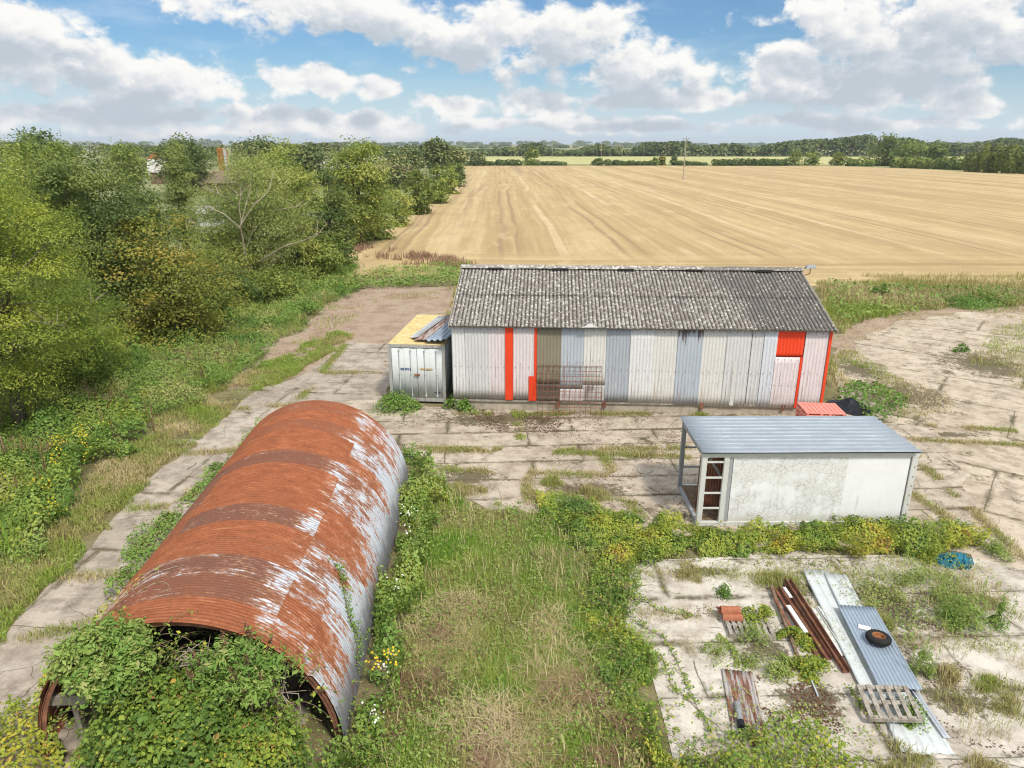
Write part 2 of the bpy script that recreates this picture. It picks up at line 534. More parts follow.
def stubble_mat():
    m, nt, b = material('wheat stubble', 0.9)
    p = pos(nt)
    s = nt.n('SeparateXYZ', None, Vector=p)
    x, y = s.outputs[0], s.outputs[1]
    # drilling and straw rows run away from the yard, the headland runs across
    wob = nt.m('MULTIPLY', nt.m('SUBTRACT', nt.noise(nt.scale(p, (0.02, 0.012, 0)), 1.0, 3), 0.5), 5.0)
    xr = nt.m('ADD', nt.m('SUBTRACT', x, nt.m('MULTIPLY', y, -0.017)), wob)
    pv = nt.n('CombineXYZ', None, X=xr, Y=nt.m('MULTIPLY', y, 0.02), Z=0.0).outputs[0]
    ph = nt.n('CombineXYZ', None, X=nt.m('MULTIPLY', x, 0.03), Y=nt.m('ADD', y, wob), Z=3.0).outputs[0]
    rows = nt.m('ADD', nt.m('MULTIPLY', nt.noise(pv, 0.16, 3, 0.6), 0.55), nt.m('MULTIPLY', nt.noise(pv, 1.1, 4, 0.65), 0.45))
    rows_h = nt.m('ADD', nt.m('MULTIPLY', nt.noise(ph, 0.3, 3, 0.6), 0.5), nt.m('MULTIPLY', nt.noise(ph, 1.5, 4, 0.65), 0.5))
    head = nt.m('SUBTRACT', 1.0, nt.step(nt.m('ADD', y, nt.m('MULTIPLY', nt.noise(p, 0.08, 2), 8.0)), 66, 76))
    r = nt.n('Mix', {'data_type': 'FLOAT'}, i0=head, i2=rows, i3=rows_h).outputs[0]
    c = nt.ramp(r, [(0.34, (0.31, 0.21, 0.095)), (0.44, (0.425, 0.305, 0.14)), (0.53, (0.505, 0.38, 0.185)), (0.64, (0.62, 0.485, 0.26))])
    # tramlines: wheel pairs every 24 m
    fr = nt.m('FRACT', nt.m('DIVIDE', nt.m('ADD', xr, 4.0), 12.0))
    def line(c0, w):
        return nt.m('SUBTRACT', 1.0, nt.step(nt.m('ABSOLUTE', nt.m('SUBTRACT', fr, c0)), w * 0.5, w))
    tl = nt.m('MAXIMUM', line(0.35, 0.028), line(0.5, 0.028))
    tl = nt.m('MULTIPLY', nt.m('MULTIPLY', tl, nt.m('SUBTRACT', 1.0, head)), nt.step(nt.noise(nt.scale(p, (0.045, 0.012, 0)), 1.0, 3), 0.41, 0.52))
    c = nt.mix(nt.m('MULTIPLY', tl, 0.8), c, (0.285, 0.195, 0.105))
    pale = nt.m('MULTIPLY', nt.m('MULTIPLY', line(0.86, 0.05), nt.m('SUBTRACT', 1.0, head)), nt.step(nt.noise(nt.scale(p, (0.06, 0.015, 1)), 1.0, 3), 0.42, 0.54))
    c = nt.mix(nt.m('MULTIPLY', pale, 0.6), c, (0.70, 0.56, 0.35))
    wl = nt.m('MULTIPLY', nt.step(nt.noise(nt.n('CombineXYZ', None, X=nt.m('MULTIPLY', xr, 0.22), Y=nt.m('MULTIPLY', y, 0.004), Z=7.0).outputs[0], 1.0, 4, 0.6), 0.53, 0.63), nt.m('SUBTRACT', 1.0, nt.step(xr, 2.0, 30.0)))
    c = nt.mix(nt.m('MULTIPLY', nt.m('MULTIPLY', wl, nt.m('SUBTRACT', 1.0, head)), 0.7), c, (0.30, 0.20, 0.115))
    # soil showing through, stubble flecks
    patch = nt.step(nt.noise(nt.scale(p, (1, 0.45, 1)), 0.045, 5, 0.6), 0.5, 0.72)
    c = nt.mix(nt.m('MULTIPLY', patch, 0.5), c, (0.42, 0.285, 0.155))
    mot = nt.noise(nt.scale(p, (1, 0.35, 1)), 0.3, 7, 0.72)
    c = nt.mix(nt.m('MULTIPLY', nt.step(mot, 0.47, 0.66), 0.45), c, (0.37, 0.255, 0.135))
    c = nt.mix(nt.m('MULTIPLY', nt.m('SUBTRACT', 1.0, nt.step(mot, 0.33, 0.47)), 0.4), c, (0.68, 0.54, 0.32))
    sp = nt.noise(p, 3.2, 5, 0.75)
    c = nt.mix(nt.lin(sp, 0.38, 0.62, 0.0, 0.4), c, (0.36, 0.25, 0.125))
    nt.set(b.inputs['Base Color'], c)
    nt.set(b.inputs['Normal'], nt.bump(sp, 0.8, 0.12))
    return m


M['stubble'] = stubble_mat()
M['pasture'] = soil_mat('pale pasture', [(0.3, (0.33, 0.32, 0.12)), (0.5, (0.44, 0.41, 0.17)), (0.7, (0.50, 0.46, 0.22))], 0.05, 0.9)
M['farm_ground'] = soil_mat('far farmland', [(0.3, (0.12, 0.16, 0.05)), (0.48, (0.2, 0.22, 0.09)), (0.6, (0.36, 0.31, 0.15)), (0.7, (0.42, 0.35, 0.18))], 0.02, 0.4)


def leaf_mat(name, stops, rough=0.55, trans=0.36, spec=0.25):
    m, nt, b = material(name, rough)
    b.inputs['Specular IOR Level'].default_value = spec
    a = nt.n('Attribute', {'attribute_name': 'tint'})
    c = nt.ramp(a.outputs['Fac'], stops)
    nt.set(b.inputs['Base Color'], c)
    if trans:
        tr = nt.n('BsdfTranslucent', None, Color=nt.mix(0.35, c, (0.30, 0.36, 0.04)))
        mx = nt.n('MixShader', None, i0=trans, i1=b.outputs[0], i2=tr.outputs[0])
        nt.t.links.new(mx.outputs[0], m.node_tree.nodes['Material Output'].inputs[0])
    return m


L = {}
L['bright'] = leaf_mat('bright ash leaves', [(0.0, (0.112, 0.180, 0.032)), (0.4, (0.216, 0.297, 0.047)), (0.75, (0.343, 0.407, 0.064)), (1.0, (0.495, 0.516, 0.079))])
L['mid'] = leaf_mat('mid green leaves', [(0.0, (0.122, 0.178, 0.040)), (0.45, (0.233, 0.302, 0.064)), (0.8, (0.367, 0.412, 0.090)), (1.0, (0.527, 0.502, 0.126))])
L['dark'] = leaf_mat('dark green leaves', [(0.0, (0.064, 0.102, 0.033)), (0.5, (0.126, 0.185, 0.050)), (0.85, (0.215, 0.270, 0.070)), (1.0, (0.302, 0.337, 0.094))])
L['ochre'] = leaf_mat('ochre hawthorn leaves', [(0.0, (0.125, 0.169, 0.036)), (0.45, (0.237, 0.269, 0.048)), (0.8, (0.350, 0.338, 0.060)), (1.0, (0.500, 0.350, 0.084))])
L['willow'] = leaf_mat('greyish willow leaves', [(0.0, (0.170, 0.229, 0.062)), (0.45, (0.280, 0.339, 0.092)), (0.8, (0.397, 0.432, 0.131)), (1.0, (0.525, 0.508, 0.185))])
L['far'] = leaf_mat('far tree leaves', [(0.0, (0.069, 0.104, 0.036)), (0.5, (0.146, 0.188, 0.061)), (0.85, (0.225, 0.254, 0.082)), (1.0, (0.321, 0.309, 0.118))], trans=0.15)
L['bramble'] = leaf_mat('bramble leaves', [(0.0, (0.07, 0.13, 0.028)), (0.35, (0.145, 0.24, 0.042)), (0.6, (0.27, 0.35, 0.052)), (0.8, (0.44, 0.46, 0.06)), (0.93, (0.58, 0.47, 0.06)), (1.0, (0.42, 0.22, 0.08))], trans=0.28)
L['weed'] = leaf_mat('weed leaves', [(0.0, (0.085, 0.171, 0.033)), (0.4, (0.165, 0.286, 0.052)), (0.75, (0.280, 0.374, 0.085)), (1.0, (0.380, 0.369, 0.133))], trans=0.25)
L['grass'] = leaf_mat('grass blades', [(0.0, (0.17, 0.31, 0.03)), (0.3, (0.29, 0.385, 0.06)), (0.55, (0.319, 0.313, 0.094)), (0.78, (0.506, 0.400, 0.198)), (1.0, (0.660, 0.529, 0.319))], rough=0.65, trans=0.2)
L['dead'] = leaf_mat('dead stems', [(0.0, (0.077, 0.039, 0.022)), (0.5, (0.176, 0.094, 0.055)), (1.0, (0.352, 0.231, 0.143))], rough=0.85, trans=0.0)
L['flower'] = leaf_mat('flower heads', [(0.0, (0.6, 0.42, 0.02)), (0.5, (0.72, 0.56, 0.03)), (0.75, (0.75, 0.72, 0.6)), (1.0, (0.8, 0.78, 0.7))], rough=0.7, trans=0.1)


def bark_mat(name, a, b_):
    m, nt, b = material(name, 0.9)
    tc = nt.n('TexCoord').outputs['Object']
    f = nt.noise(nt.scale(tc, (3, 3, 0.6)), 3.0, 6, 0.7)
    nt.set(b.inputs['Base Color'], nt.mix(nt.step(f, 0.35, 0.65), a, b_))
    nt.set(b.inputs['Normal'], nt.bump(f, 0.6, 0.03))
    return m


M['bark'] = bark_mat('bark', (0.06, 0.045, 0.03), (0.17, 0.14, 0.10))
M['dead_wood'] = bark_mat('bleached dead wood', (0.30, 0.24, 0.17), (0.48, 0.41, 0.32))
M['stem'] = bark_mat('bramble canes', (0.13, 0.075, 0.045), (0.27, 0.19, 0.12))


def steel_mat(name, base, streak=(0.2, 0.1, 0.05), amt=0.3, rough=0.5, metal=0.0, axis=2, dirt=0.25, scale=1.0, splash=0.0, toprust=0.0):
    """weathered sheet metal; stains run along the given object axis"""
    m, nt, b = material(name, rough, metal)
    tc = nt.n('TexCoord').outputs['Object']
    s = [5.0 * scale] * 3
    s[axis] = 0.55 * scale
    st = nt.noise(nt.scale(tc, tuple(s)), 1.6, 7, 0.7)
    bl = nt.noise(tc, 1.4 * scale, 5, 0.6)
    fi = nt.noise(tc, 20.0, 4, 0.7)
    c = nt.mix(nt.lin(bl, 0.3, 0.7, 0, 0.45), base, tuple(v * 0.72 for v in base))
    c = nt.mix(nt.lin(fi, 0.35, 0.7, 0, dirt), c, (0.14, 0.13, 0.11))
    c = nt.mix(nt.m('MULTIPLY', nt.step(st, 0.66 - 0.24 * amt, 0.74 - 0.14 * amt), min(0.92, 0.4 + amt * 0.6)), c, streak)
    if toprust:
        z_ = nt.n('SeparateXYZ', None, Vector=tc).outputs[2]
        cv = nt.noise(nt.scale(tc, (11, 11, 0.25)), 1.0, 3, 0.6)
        tr_ = nt.step(nt.m('ADD', nt.m('MULTIPLY', nt.m('SUBTRACT', z_, toprust), 0.45), cv), 0.44, 0.52)
        c = nt.mix(nt.m('MULTIPLY', tr_, 0.85), c, (0.10, 0.055, 0.045))
    if splash:
        z_ = nt.n('SeparateXYZ', None, Vector=tc).outputs[2]
        sp = nt.m('SUBTRACT', 1.0, nt.step(nt.m('SUBTRACT', z_, nt.m('MULTIPLY', st, 0.9)), -0.35, 0.25))
        c = nt.mix(nt.m('MULTIPLY', sp, splash), c, (0.23, 0.175, 0.12))
        run = nt.m('MULTIPLY', nt.step(nt.noise(nt.scale(tc, (9, 9, 0.35)), 1.3, 6, 0.7), 0.60, 0.68), 0.7)
        c = nt.mix(run, c, (0.25, 0.145, 0.09))
    nt.set(b.inputs['Base Color'], c)
    nt.set(b.inputs['Roughness'], nt.lin(bl, 0.3, 0.7, rough - 0.08, rough + 0.15))
    nt.set(b.inputs['Normal'], nt.bump(fi, 0.15, 0.004))
    return m


def rust_mat(name, light=0.0):
    m, nt, b = material(name, 0.85)
    tc = nt.n('TexCoord').outputs['Object']
    f = nt.noise(tc, 3.0, 7, 0.68)
    c = nt.ramp(f, [(0.3, (0.10, 0.045, 0.03)), (0.5, (0.20, 0.088, 0.052)), (0.65, (0.31, 0.135, 0.075)), (0.8, (0.38, 0.24, 0.17))])
    if light:
        c = nt.mix(nt.m('MULTIPLY', nt.step(nt.noise(nt.scale(tc, (6, 0.8, 6)), 1.5, 6, 0.7), 0.43, 0.56), light), c, (0.40, 0.38, 0.37))
    nt.set(b.inputs['Base Color'], c)
    nt.set(b.inputs['Normal'], nt.bump(f, 0.4, 0.01))
    return m


M['rust'] = rust_mat('flaky rust')
M['rust_zinc'] = rust_mat('rust over zinc', 0.9)
M['galv'] = steel_mat('dull galvanised steel', (0.50, 0.53, 0.56), (0.27, 0.17, 0.10), 0.22, 0.5, 0.15, 1)
M['galv_pale'] = steel_mat('pale cladding sheet', (0.62, 0.65, 0.63), (0.30, 0.24, 0.17), 0.25, 0.55, 0.0, 1)
M['galv_blue'] = steel_mat('blue grey cladding sheet', (0.33, 0.40, 0.47), (0.50, 0.54, 0.56), 0.2, 0.5, 0.1, 1)
M['white_steel'] = steel_mat('old white paint', (0.66, 0.66, 0.61), (0.36, 0.3, 0.22), 0.3, 0.6, 0.0, 2)
M['grey_steel'] = steel_mat('grey painted steel', (0.36, 0.37, 0.37), (0.2, 0.12, 0.08), 0.3, 0.6, 0.0, 2)
M['red_trim'] = steel_mat('red trim paint', (0.80, 0.062, 0.016), (0.60, 0.12, 0.06), 0.15, 0.45, 0.0, 2, 0.08)
M['crate_red'] = steel_mat('sun faded red plastic', (0.80, 0.27, 0.21), (0.84, 0.48, 0.42), 0.4, 0.5, 0.0, 2, 0.06)
M['wood'] = bark_mat('weathered timber', (0.22, 0.19, 0.15), (0.40, 0.36, 0.30))
M['wood_brown'] = bark_mat('brown timber', (0.12, 0.075, 0.045), (0.24, 0.17, 0.11))
M['dark_void'] = material('near black void shade', 0.9)[0]
M['dark_void'].node_tree.nodes['Principled BSDF'].inputs['Base Color'].default_value = (0.035, 0.03, 0.026, 1)  # near-black that puts the darkness of voids and gaps into colour


def plain(name, c, rough=0.7, metal=0.0, var=0.25, s=6.0):
    m, nt, b = material(name, rough, metal)
    tc = nt.n('TexCoord').outputs['Object']
    f = nt.noise(tc, s, 5, 0.65)
    nt.set(b.inputs['Base Color'], nt.mix(nt.lin(f, 0.3, 0.7, 0, 1), c, tuple(v * (1 - var) for v in c)))
    return m


M['tarp_black'] = plain('black sheeting', (0.012, 0.013, 0.018), 0.45)
M['rubber'] = plain('tyre rubber', (0.022, 0.021, 0.02), 0.8)
M['tarp_blue'] = plain('blue netting', (0.035, 0.22, 0.30), 0.7, 0, 0.5)
M['terracotta'] = plain('terracotta', (0.44, 0.16, 0.085), 0.85, 0, 0.4, 12)
M['plastic_white'] = plain('white plastic', (0.74, 0.73, 0.70), 0.5, 0, 0.2)
M['plastic_grey'] = plain('grey plastic', (0.30, 0.31, 0.31), 0.5, 0, 0.3)
M['plinth'] = plain('old cement plinth', (0.50, 0.43, 0.33), 0.9, 0, 0.45, 3.0)
M['orange_tile'] = plain('orange roof tiles', (0.50, 0.17, 0.065), 0.85)
M['white_wall'] = plain('white render', (0.72, 0.70, 0.68), 0.8, 0, 0.1)
M['brown_roof'] = plain('brown sheet roof', (0.28, 0.20, 0.145), 0.8)
M['grey_roof'] = plain('pale sheet roof', (0.50, 0.46, 0.40), 0.8)
M['orange_rust'] = plain('orange rusty steel', (0.50, 0.22, 0.055), 0.8, 0, 0.5)
M['glass_dark'] = plain('dark glass', (0.03, 0.035, 0.04), 0.15)
M['pole_wood'] = bark_mat('weathered pole', (0.30, 0.25, 0.19), (0.42, 0.36, 0.29))
M['insulator'] = plain('brown ceramic', (0.1, 0.05, 0.03), 0.3)


def roof_mat():
    """old asbestos cement: grey, moss in the troughs, crusts of pale lichen, darker newer bays to the right"""
    m, nt, b = material('lichened cement roof', 0.95)
    tc = nt.n('TexCoord').outputs['Object']
    s = nt.n('SeparateXYZ', None, Vector=tc)
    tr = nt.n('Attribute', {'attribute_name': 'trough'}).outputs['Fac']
    n1 = nt.noise(tc, 0.5, 4, 0.6)
    n2 = nt.noise(tc, 5.0, 6, 0.7)
    spots = nt.n('TexVoronoi', {'feature': 'F1'}, Vector=tc, Scale=6.5, Randomness=1.0).outputs['Distance']
    new = nt.step(nt.m('ADD', s.outputs[0], nt.m('ADD', nt.m('MULTIPLY', nt.m('SUBTRACT', n1, 0.5), 3.0), nt.m('MULTIPLY', s.outputs[1], 0.32))), 11.3, 11.9)
    c = nt.mix(nt.step(n2, 0.35, 0.65), (0.165, 0.145, 0.125), (0.32, 0.285, 0.245))
    c = nt.mix(nt.m('MULTIPLY', new, 0.55), c, (0.125, 0.118, 0.11))
    left = nt.m('SUBTRACT', 1.0, nt.step(s.outputs[0], 0.5, 8.0))
    c = nt.mix(nt.m('MULTIPLY', nt.m('MULTIPLY', left, nt.step(n1, 0.35, 0.65)), 0.5), c, (0.33, 0.32, 0.285))
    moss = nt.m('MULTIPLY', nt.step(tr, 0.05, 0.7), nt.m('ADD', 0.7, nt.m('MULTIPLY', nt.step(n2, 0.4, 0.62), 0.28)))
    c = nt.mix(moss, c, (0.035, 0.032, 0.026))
    thr = nt.m('ADD', 0.25, nt.m('SUBTRACT', nt.m('MULTIPLY', n1, 0.34), nt.m('MULTIPLY', new, 0.15)))
    lich = nt.m('MULTIPLY', nt.m('LESS_THAN', spots, thr), nt.m('GREATER_THAN', nt.noise(tc, 9.0, 4, 0.7), 0.47))
    lich = nt.m('MULTIPLY', lich, nt.m('SUBTRACT', 1.0, nt.m('MULTIPLY', tr, 0.75)))
    c = nt.mix(nt.m('MULTIPLY', lich, 0.85), c, nt.mix(n2, (0.50, 0.47, 0.41), (0.70, 0.67, 0.60)))
    nt.set(b.inputs['Base Color'], c)
    nt.set(b.inputs['Normal'], nt.bump(nt.noise(tc, 30, 4, 0.7), 0.4, 0.01))
    return m


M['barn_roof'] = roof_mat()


def hut_mat():
    """curved corrugated iron: zinc left on the low flank on one side and along the lap, orange and brown rust elsewhere.
    UV: u = metres along the hut, v = metres round the arc from the left foot"""
    m, nt, b = material('rusted hut sheeting', 0.75)
    uv = nt.n('UVMap').outputs[0]
    s = nt.n('SeparateXYZ', None, Vector=uv)
    u, v = s.outputs[0], s.outputs[1]
    # one sheet = 0.66 m along, 2.7 m round
    su = nt.m('FLOOR', nt.m('DIVIDE', u, 0.665))
    svx = nt.m('FLOOR', nt.m('DIVIDE', v, 2.925))
    cell = nt.n('CombineXYZ', None, X=su, Y=svx, Z=0.0).outputs[0]
    rnd = nt.n('TexWhiteNoise', {'noise_dimensions': '3D'}, Vector=cell)
    r1 = rnd.outputs['Value']
    n_arc = nt.noise(nt.scale(uv, (9.0, 0.8, 1)), 1.4, 7, 0.7)
    n_big = nt.noise(uv, 0.55, 4, 0.6)
    n_mid = nt.noise(nt.scale(uv, (2.4, 1, 1)), 2.0, 7, 0.7)
    n_fine = nt.noise(nt.scale(uv, (4, 1, 1)), 12.0, 5, 0.7)
    rust = nt.ramp(nt.m('ADD', nt.m('MULTIPLY', n_mid, 0.55), nt.m('MULTIPLY', n_fine, 0.45)),
                   [(0.28, (0.12, 0.042, 0.022)), (0.42, (0.22, 0.072, 0.03)), (0.54, (0.33, 0.105, 0.042)), (0.66, (0.43, 0.165, 0.08)), (0.8, (0.54, 0.31, 0.19))])
    dk = nt.m('MULTIPLY', nt.step(nt.m('ADD', r1, nt.m('MULTIPLY', nt.m('SUBTRACT', n_mid, 0.5), 0.9)), 0.34, 0.80), 0.9)
    dk = nt.m('MULTIPLY', dk, nt.step(nt.m('ADD', n_big, nt.m('MULTIPLY', r1, 0.25)), 0.34, 0.66))
    rust = nt.mix(nt.m('MULTIPLY', nt.step(nt.noise(nt.scale(uv, (1.0, 0.5, 1)), 1.1, 5, 0.65), 0.45, 0.68), 0.5), rust, (0.24, 0.075, 0.032))
    rust = nt.mix(nt.m('MULTIPLY', nt.step(nt.noise(nt.scale(uv, (5.0, 0.7, 1)), 1.7, 6, 0.7), 0.56, 0.72), 0.55), rust, (0.56, 0.27, 0.13))
    rust = nt.mix(dk, rust, nt.mix(n_fine, (0.095, 0.042, 0.03), (0.20, 0.10, 0.07)))
    zinc = nt.mix(nt.step(n_arc, 0.3, 0.7), (0.40, 0.43, 0.48), (0.60, 0.63, 0.66))
    zinc = nt.mix(nt.m('MULTIPLY', nt.step(n_mid, 0.52, 0.7), 0.5), zinc, (0.25, 0.265, 0.30))
    # zinc survives: low right flank, near the lap at v = 5.85, rarely elsewhere
    flank = nt.lin(v, 5.2, 8.1, -0.12, 0.50)
    lap = nt.m('MULTIPLY', nt.m('SUBTRACT', 1.0, nt.step(nt.m('ABSOLUTE', nt.m('SUBTRACT', v, 5.75)), 0.02, 0.6)), 0.17)
    left = nt.m('MULTIPLY', nt.m('SUBTRACT', 1.0, nt.step(v, 1.0, 2.6)), 0.03)
    half = nt.m('FLOOR', nt.m('DIVIDE', u, 0.31))
    r2 = nt.n('TexWhiteNoise', {'noise_dimensions': '3D'}, Vector=nt.n('CombineXYZ', None, X=half, Y=nt.m('FLOOR', nt.m('DIVIDE', v, 1.1)), Z=4.0).outputs[0]).outputs['Value']
    z = nt.m('ADD', nt.m('ADD', flank, lap), nt.m('ADD', left, nt.m('ADD', nt.m('MULTIPLY', nt.m('SUBTRACT', r1, 0.5), 0.36), nt.m('MULTIPLY', nt.m('SUBTRACT', r2, 0.5), 0.16))))
    z = nt.m('ADD', z, nt.m('ADD', nt.m('MULTIPLY', nt.m('SUBTRACT', n_arc, 0.5), 0.75), nt.m('MULTIPLY', nt.m('SUBTRACT', n_mid, 0.5), 1.0)))
    z = nt.m('ADD', z, nt.m('MULTIPLY', nt.m('SUBTRACT', nt.noise(nt.scale(uv, (12, 2.5, 1)), 2.2, 5, 0.7), 0.5), 0.8))
    zm = nt.step(z, 0.16, 0.34)
    halo = nt.m('MULTIPLY', nt.step(z, -0.02, 0.22), 0.7)
    c = nt.mix(nt.m('MULTIPLY', halo, nt.step(n_fine, 0.35, 0.65)), rust, (0.50, 0.27, 0.16))
    c = nt.mix(zm, c, zinc)
    # dirt and deeper rust lie in the troughs of the corrugation
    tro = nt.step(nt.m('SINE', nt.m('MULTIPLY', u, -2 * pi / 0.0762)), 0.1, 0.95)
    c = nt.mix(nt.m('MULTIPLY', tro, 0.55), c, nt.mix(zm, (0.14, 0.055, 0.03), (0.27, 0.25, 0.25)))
    low = nt.m('MULTIPLY', nt.step(nt.m('ADD', v, nt.m('MULTIPLY', n_mid, 0.9)), 7.75, 8.5), 0.75)  # undershadow at the foot of the right flank, put into the colour
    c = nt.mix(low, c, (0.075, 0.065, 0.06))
    nt.set(b.inputs['Base Color'], c)
    nt.set(b.inputs['Roughness'], nt.lin(zm, 0, 1, 0.85, 0.5))
    nt.set(b.inputs['Metallic'], nt.m('MULTIPLY', zm, 0.2))
    nt.set(b.inputs['Normal'], nt.bump(n_fine, 0.3, 0.01))
    return m


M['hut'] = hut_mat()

# ------------------------------------------------------------------ the ground, one sheet to the horizon, and what lies on it
def ground_plane():
    S = 6000
    MB().add([(-S, -S, 0), (S, -S, 0), (S, S, 0), (-S, S, 0)], [(0, 1, 2, 3)]).build('ground', M['farm_ground'])['kind'] = 'structure'


ground_plane()
sheet('yard_earth', [(-60, -5), (60, -5), (75, 40), (75, 66), (-60, 66)], 0.004, M['soil'], 0, 5, world=True)
sheet('stubble_field', [(-15.6, 57), (20, 52), (60, 51), (130, 48), (240, 120), (175, 246), (165, 300), (150, 338), (60, 346), (-22, 346), (-13.0, 200), (-15.4, 74)], 0.02, M['stubble'], 0.5, 4, world=True)
sheet('pasture', [(-70, 372), (140, 366), (330, 330), (420, 560), (100, 580), (-150, 580)], 0.03, M['pasture'], 2, 12, world=True)
sheet('gravel_yard', [(225, 392), (250, 348), (305, 330), (325, 300), (372, 288), (470, 285), (470, 360), (388, 350), (340, 346), (305, 372)], 0.008, M['gravel'], 0.35)
sheet('concrete_track', [(-260, 900), (-10, 655), (58, 575), (120, 508), (178, 452), (236, 408), (268, 388), (302, 374), (345, 343), (400, 343), (385, 408), (330, 470), (300, 900)], 0.012, M['track'], 0.22)
sheet('concrete_yard', [(296, 410), (388, 398), (452, 409), (835, 412), (880, 424), (930, 424), (960, 470), (985, 560), (900, 548), (700, 548), (560, 522), (480, 512), (432, 478), (395, 452), (330, 470)], 0.016, M['yard'], 0.25)
sheet('concrete_apron', [(838, 412), (836, 366), (868, 334), (905, 322), (965, 313), (1150, 309), (1400, 330), (1900, 640), (1900, 1000), (1300, 1000), (1060, 596), (970, 562), (925, 425), (885, 422)], 0.012, M['apron'], 0.3)
sheet('concrete_slab', [(628, 562), (760, 552), (900, 556), (985, 562), (1070, 590), (1250, 820), (700, 830), (662, 715), (632, 640)], 0.020, M['slab'], 0.2)
sheet('gravel_patch', [(838, 334), (870, 320), (905, 312), (965, 305), (1200, 304), (1200, 316), (965, 318), (905, 328), (868, 342), (850, 372), (836, 372), (826, 335)], 0.008, M['gravel'], 0.4)

# ------------------------------------------------------------------ corrugated sheet
def corr(name, o, ex, ey, w, l, pitch, amp, mat, parent=None, kind='sine', rows=5, thick=0.004, warp=0.0, seed=0, per=8, loc=None, ragged=0.0):
    """profiled sheet: profile runs along ex, ridges along ey; o, ex, ey in the parent's frame"""
    o, ex, ey = np.array(o, float), np.array(ex, float), np.array(ey, float)
    ex /= np.linalg.norm(ex)
    ey /= np.linalg.norm(ey)
    nz = np.cross(ex, ey)
    nx = max(4, int(round(w / pitch * per)))
    xs = np.linspace(0, w, nx + 1)
    ys = np.linspace(0, l, rows + 1)
    X, Y = np.meshgrid(xs, ys)
    ph = X / pitch * 2 * pi
    if kind == 'sine':
        Z = amp * np.sin(ph)
    elif kind == 'box':
        Z = amp * np.clip(np.sin(ph) * 2.6, -1, 1)
    else:                                   # narrow upstanding ribs on a flat pan
        Z = amp * np.clip((np.sin(ph) - 0.62) * 7, 0, 1)
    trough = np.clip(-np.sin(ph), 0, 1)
    if warp:
        Z = Z + warp * (fbm(X + seed * 7.1, Y + seed * 3.3, 0.7, 3) - 0.5)
    if ragged:
        yy = Y + np.where(Y > l * 0.99, -1, np.where(Y < l * 0.01, 1, 0)) * ragged * fbm(X * 0 + np.floor(X / 0.9) * 3.7 + seed, Y * 0, 1.0, 1)
        Y = yy
    V = o + X.reshape(-1, 1) * ex + Y.reshape(-1, 1) * ey + Z.reshape(-1, 1) * nz
    idx = np.arange((rows + 1) * (nx + 1)).reshape(rows + 1, nx + 1)
    F = np.stack([idx[:-1, :-1], idx[:-1, 1:], idx[1:, 1:], idx[1:, :-1]], -1).reshape(-1, 4)
    ob = np_obj(name, V, F, mat, parent, attrs={'trough': trough.ravel()}, smooth=(kind == 'sine'), loc=loc)
    if thick:
        s = ob.modifiers.new('thickness', 'SOLIDIFY')
        s.thickness = thick
        s.offset = -1
    return ob


# ------------------------------------------------------------------ the arched hut
HUT_R, HUT_L = 2.57, 10.2
HUT_RZ = R(1.5)
HUT_LOC = (-5.50, 9.6, 0)


def hut_world(x, y, z):
    return (HUT_LOC[0] + x * cos(HUT_RZ) - y * sin(HUT_RZ), HUT_LOC[1] + x * sin(HUT_RZ) + y * cos(HUT_RZ), z)


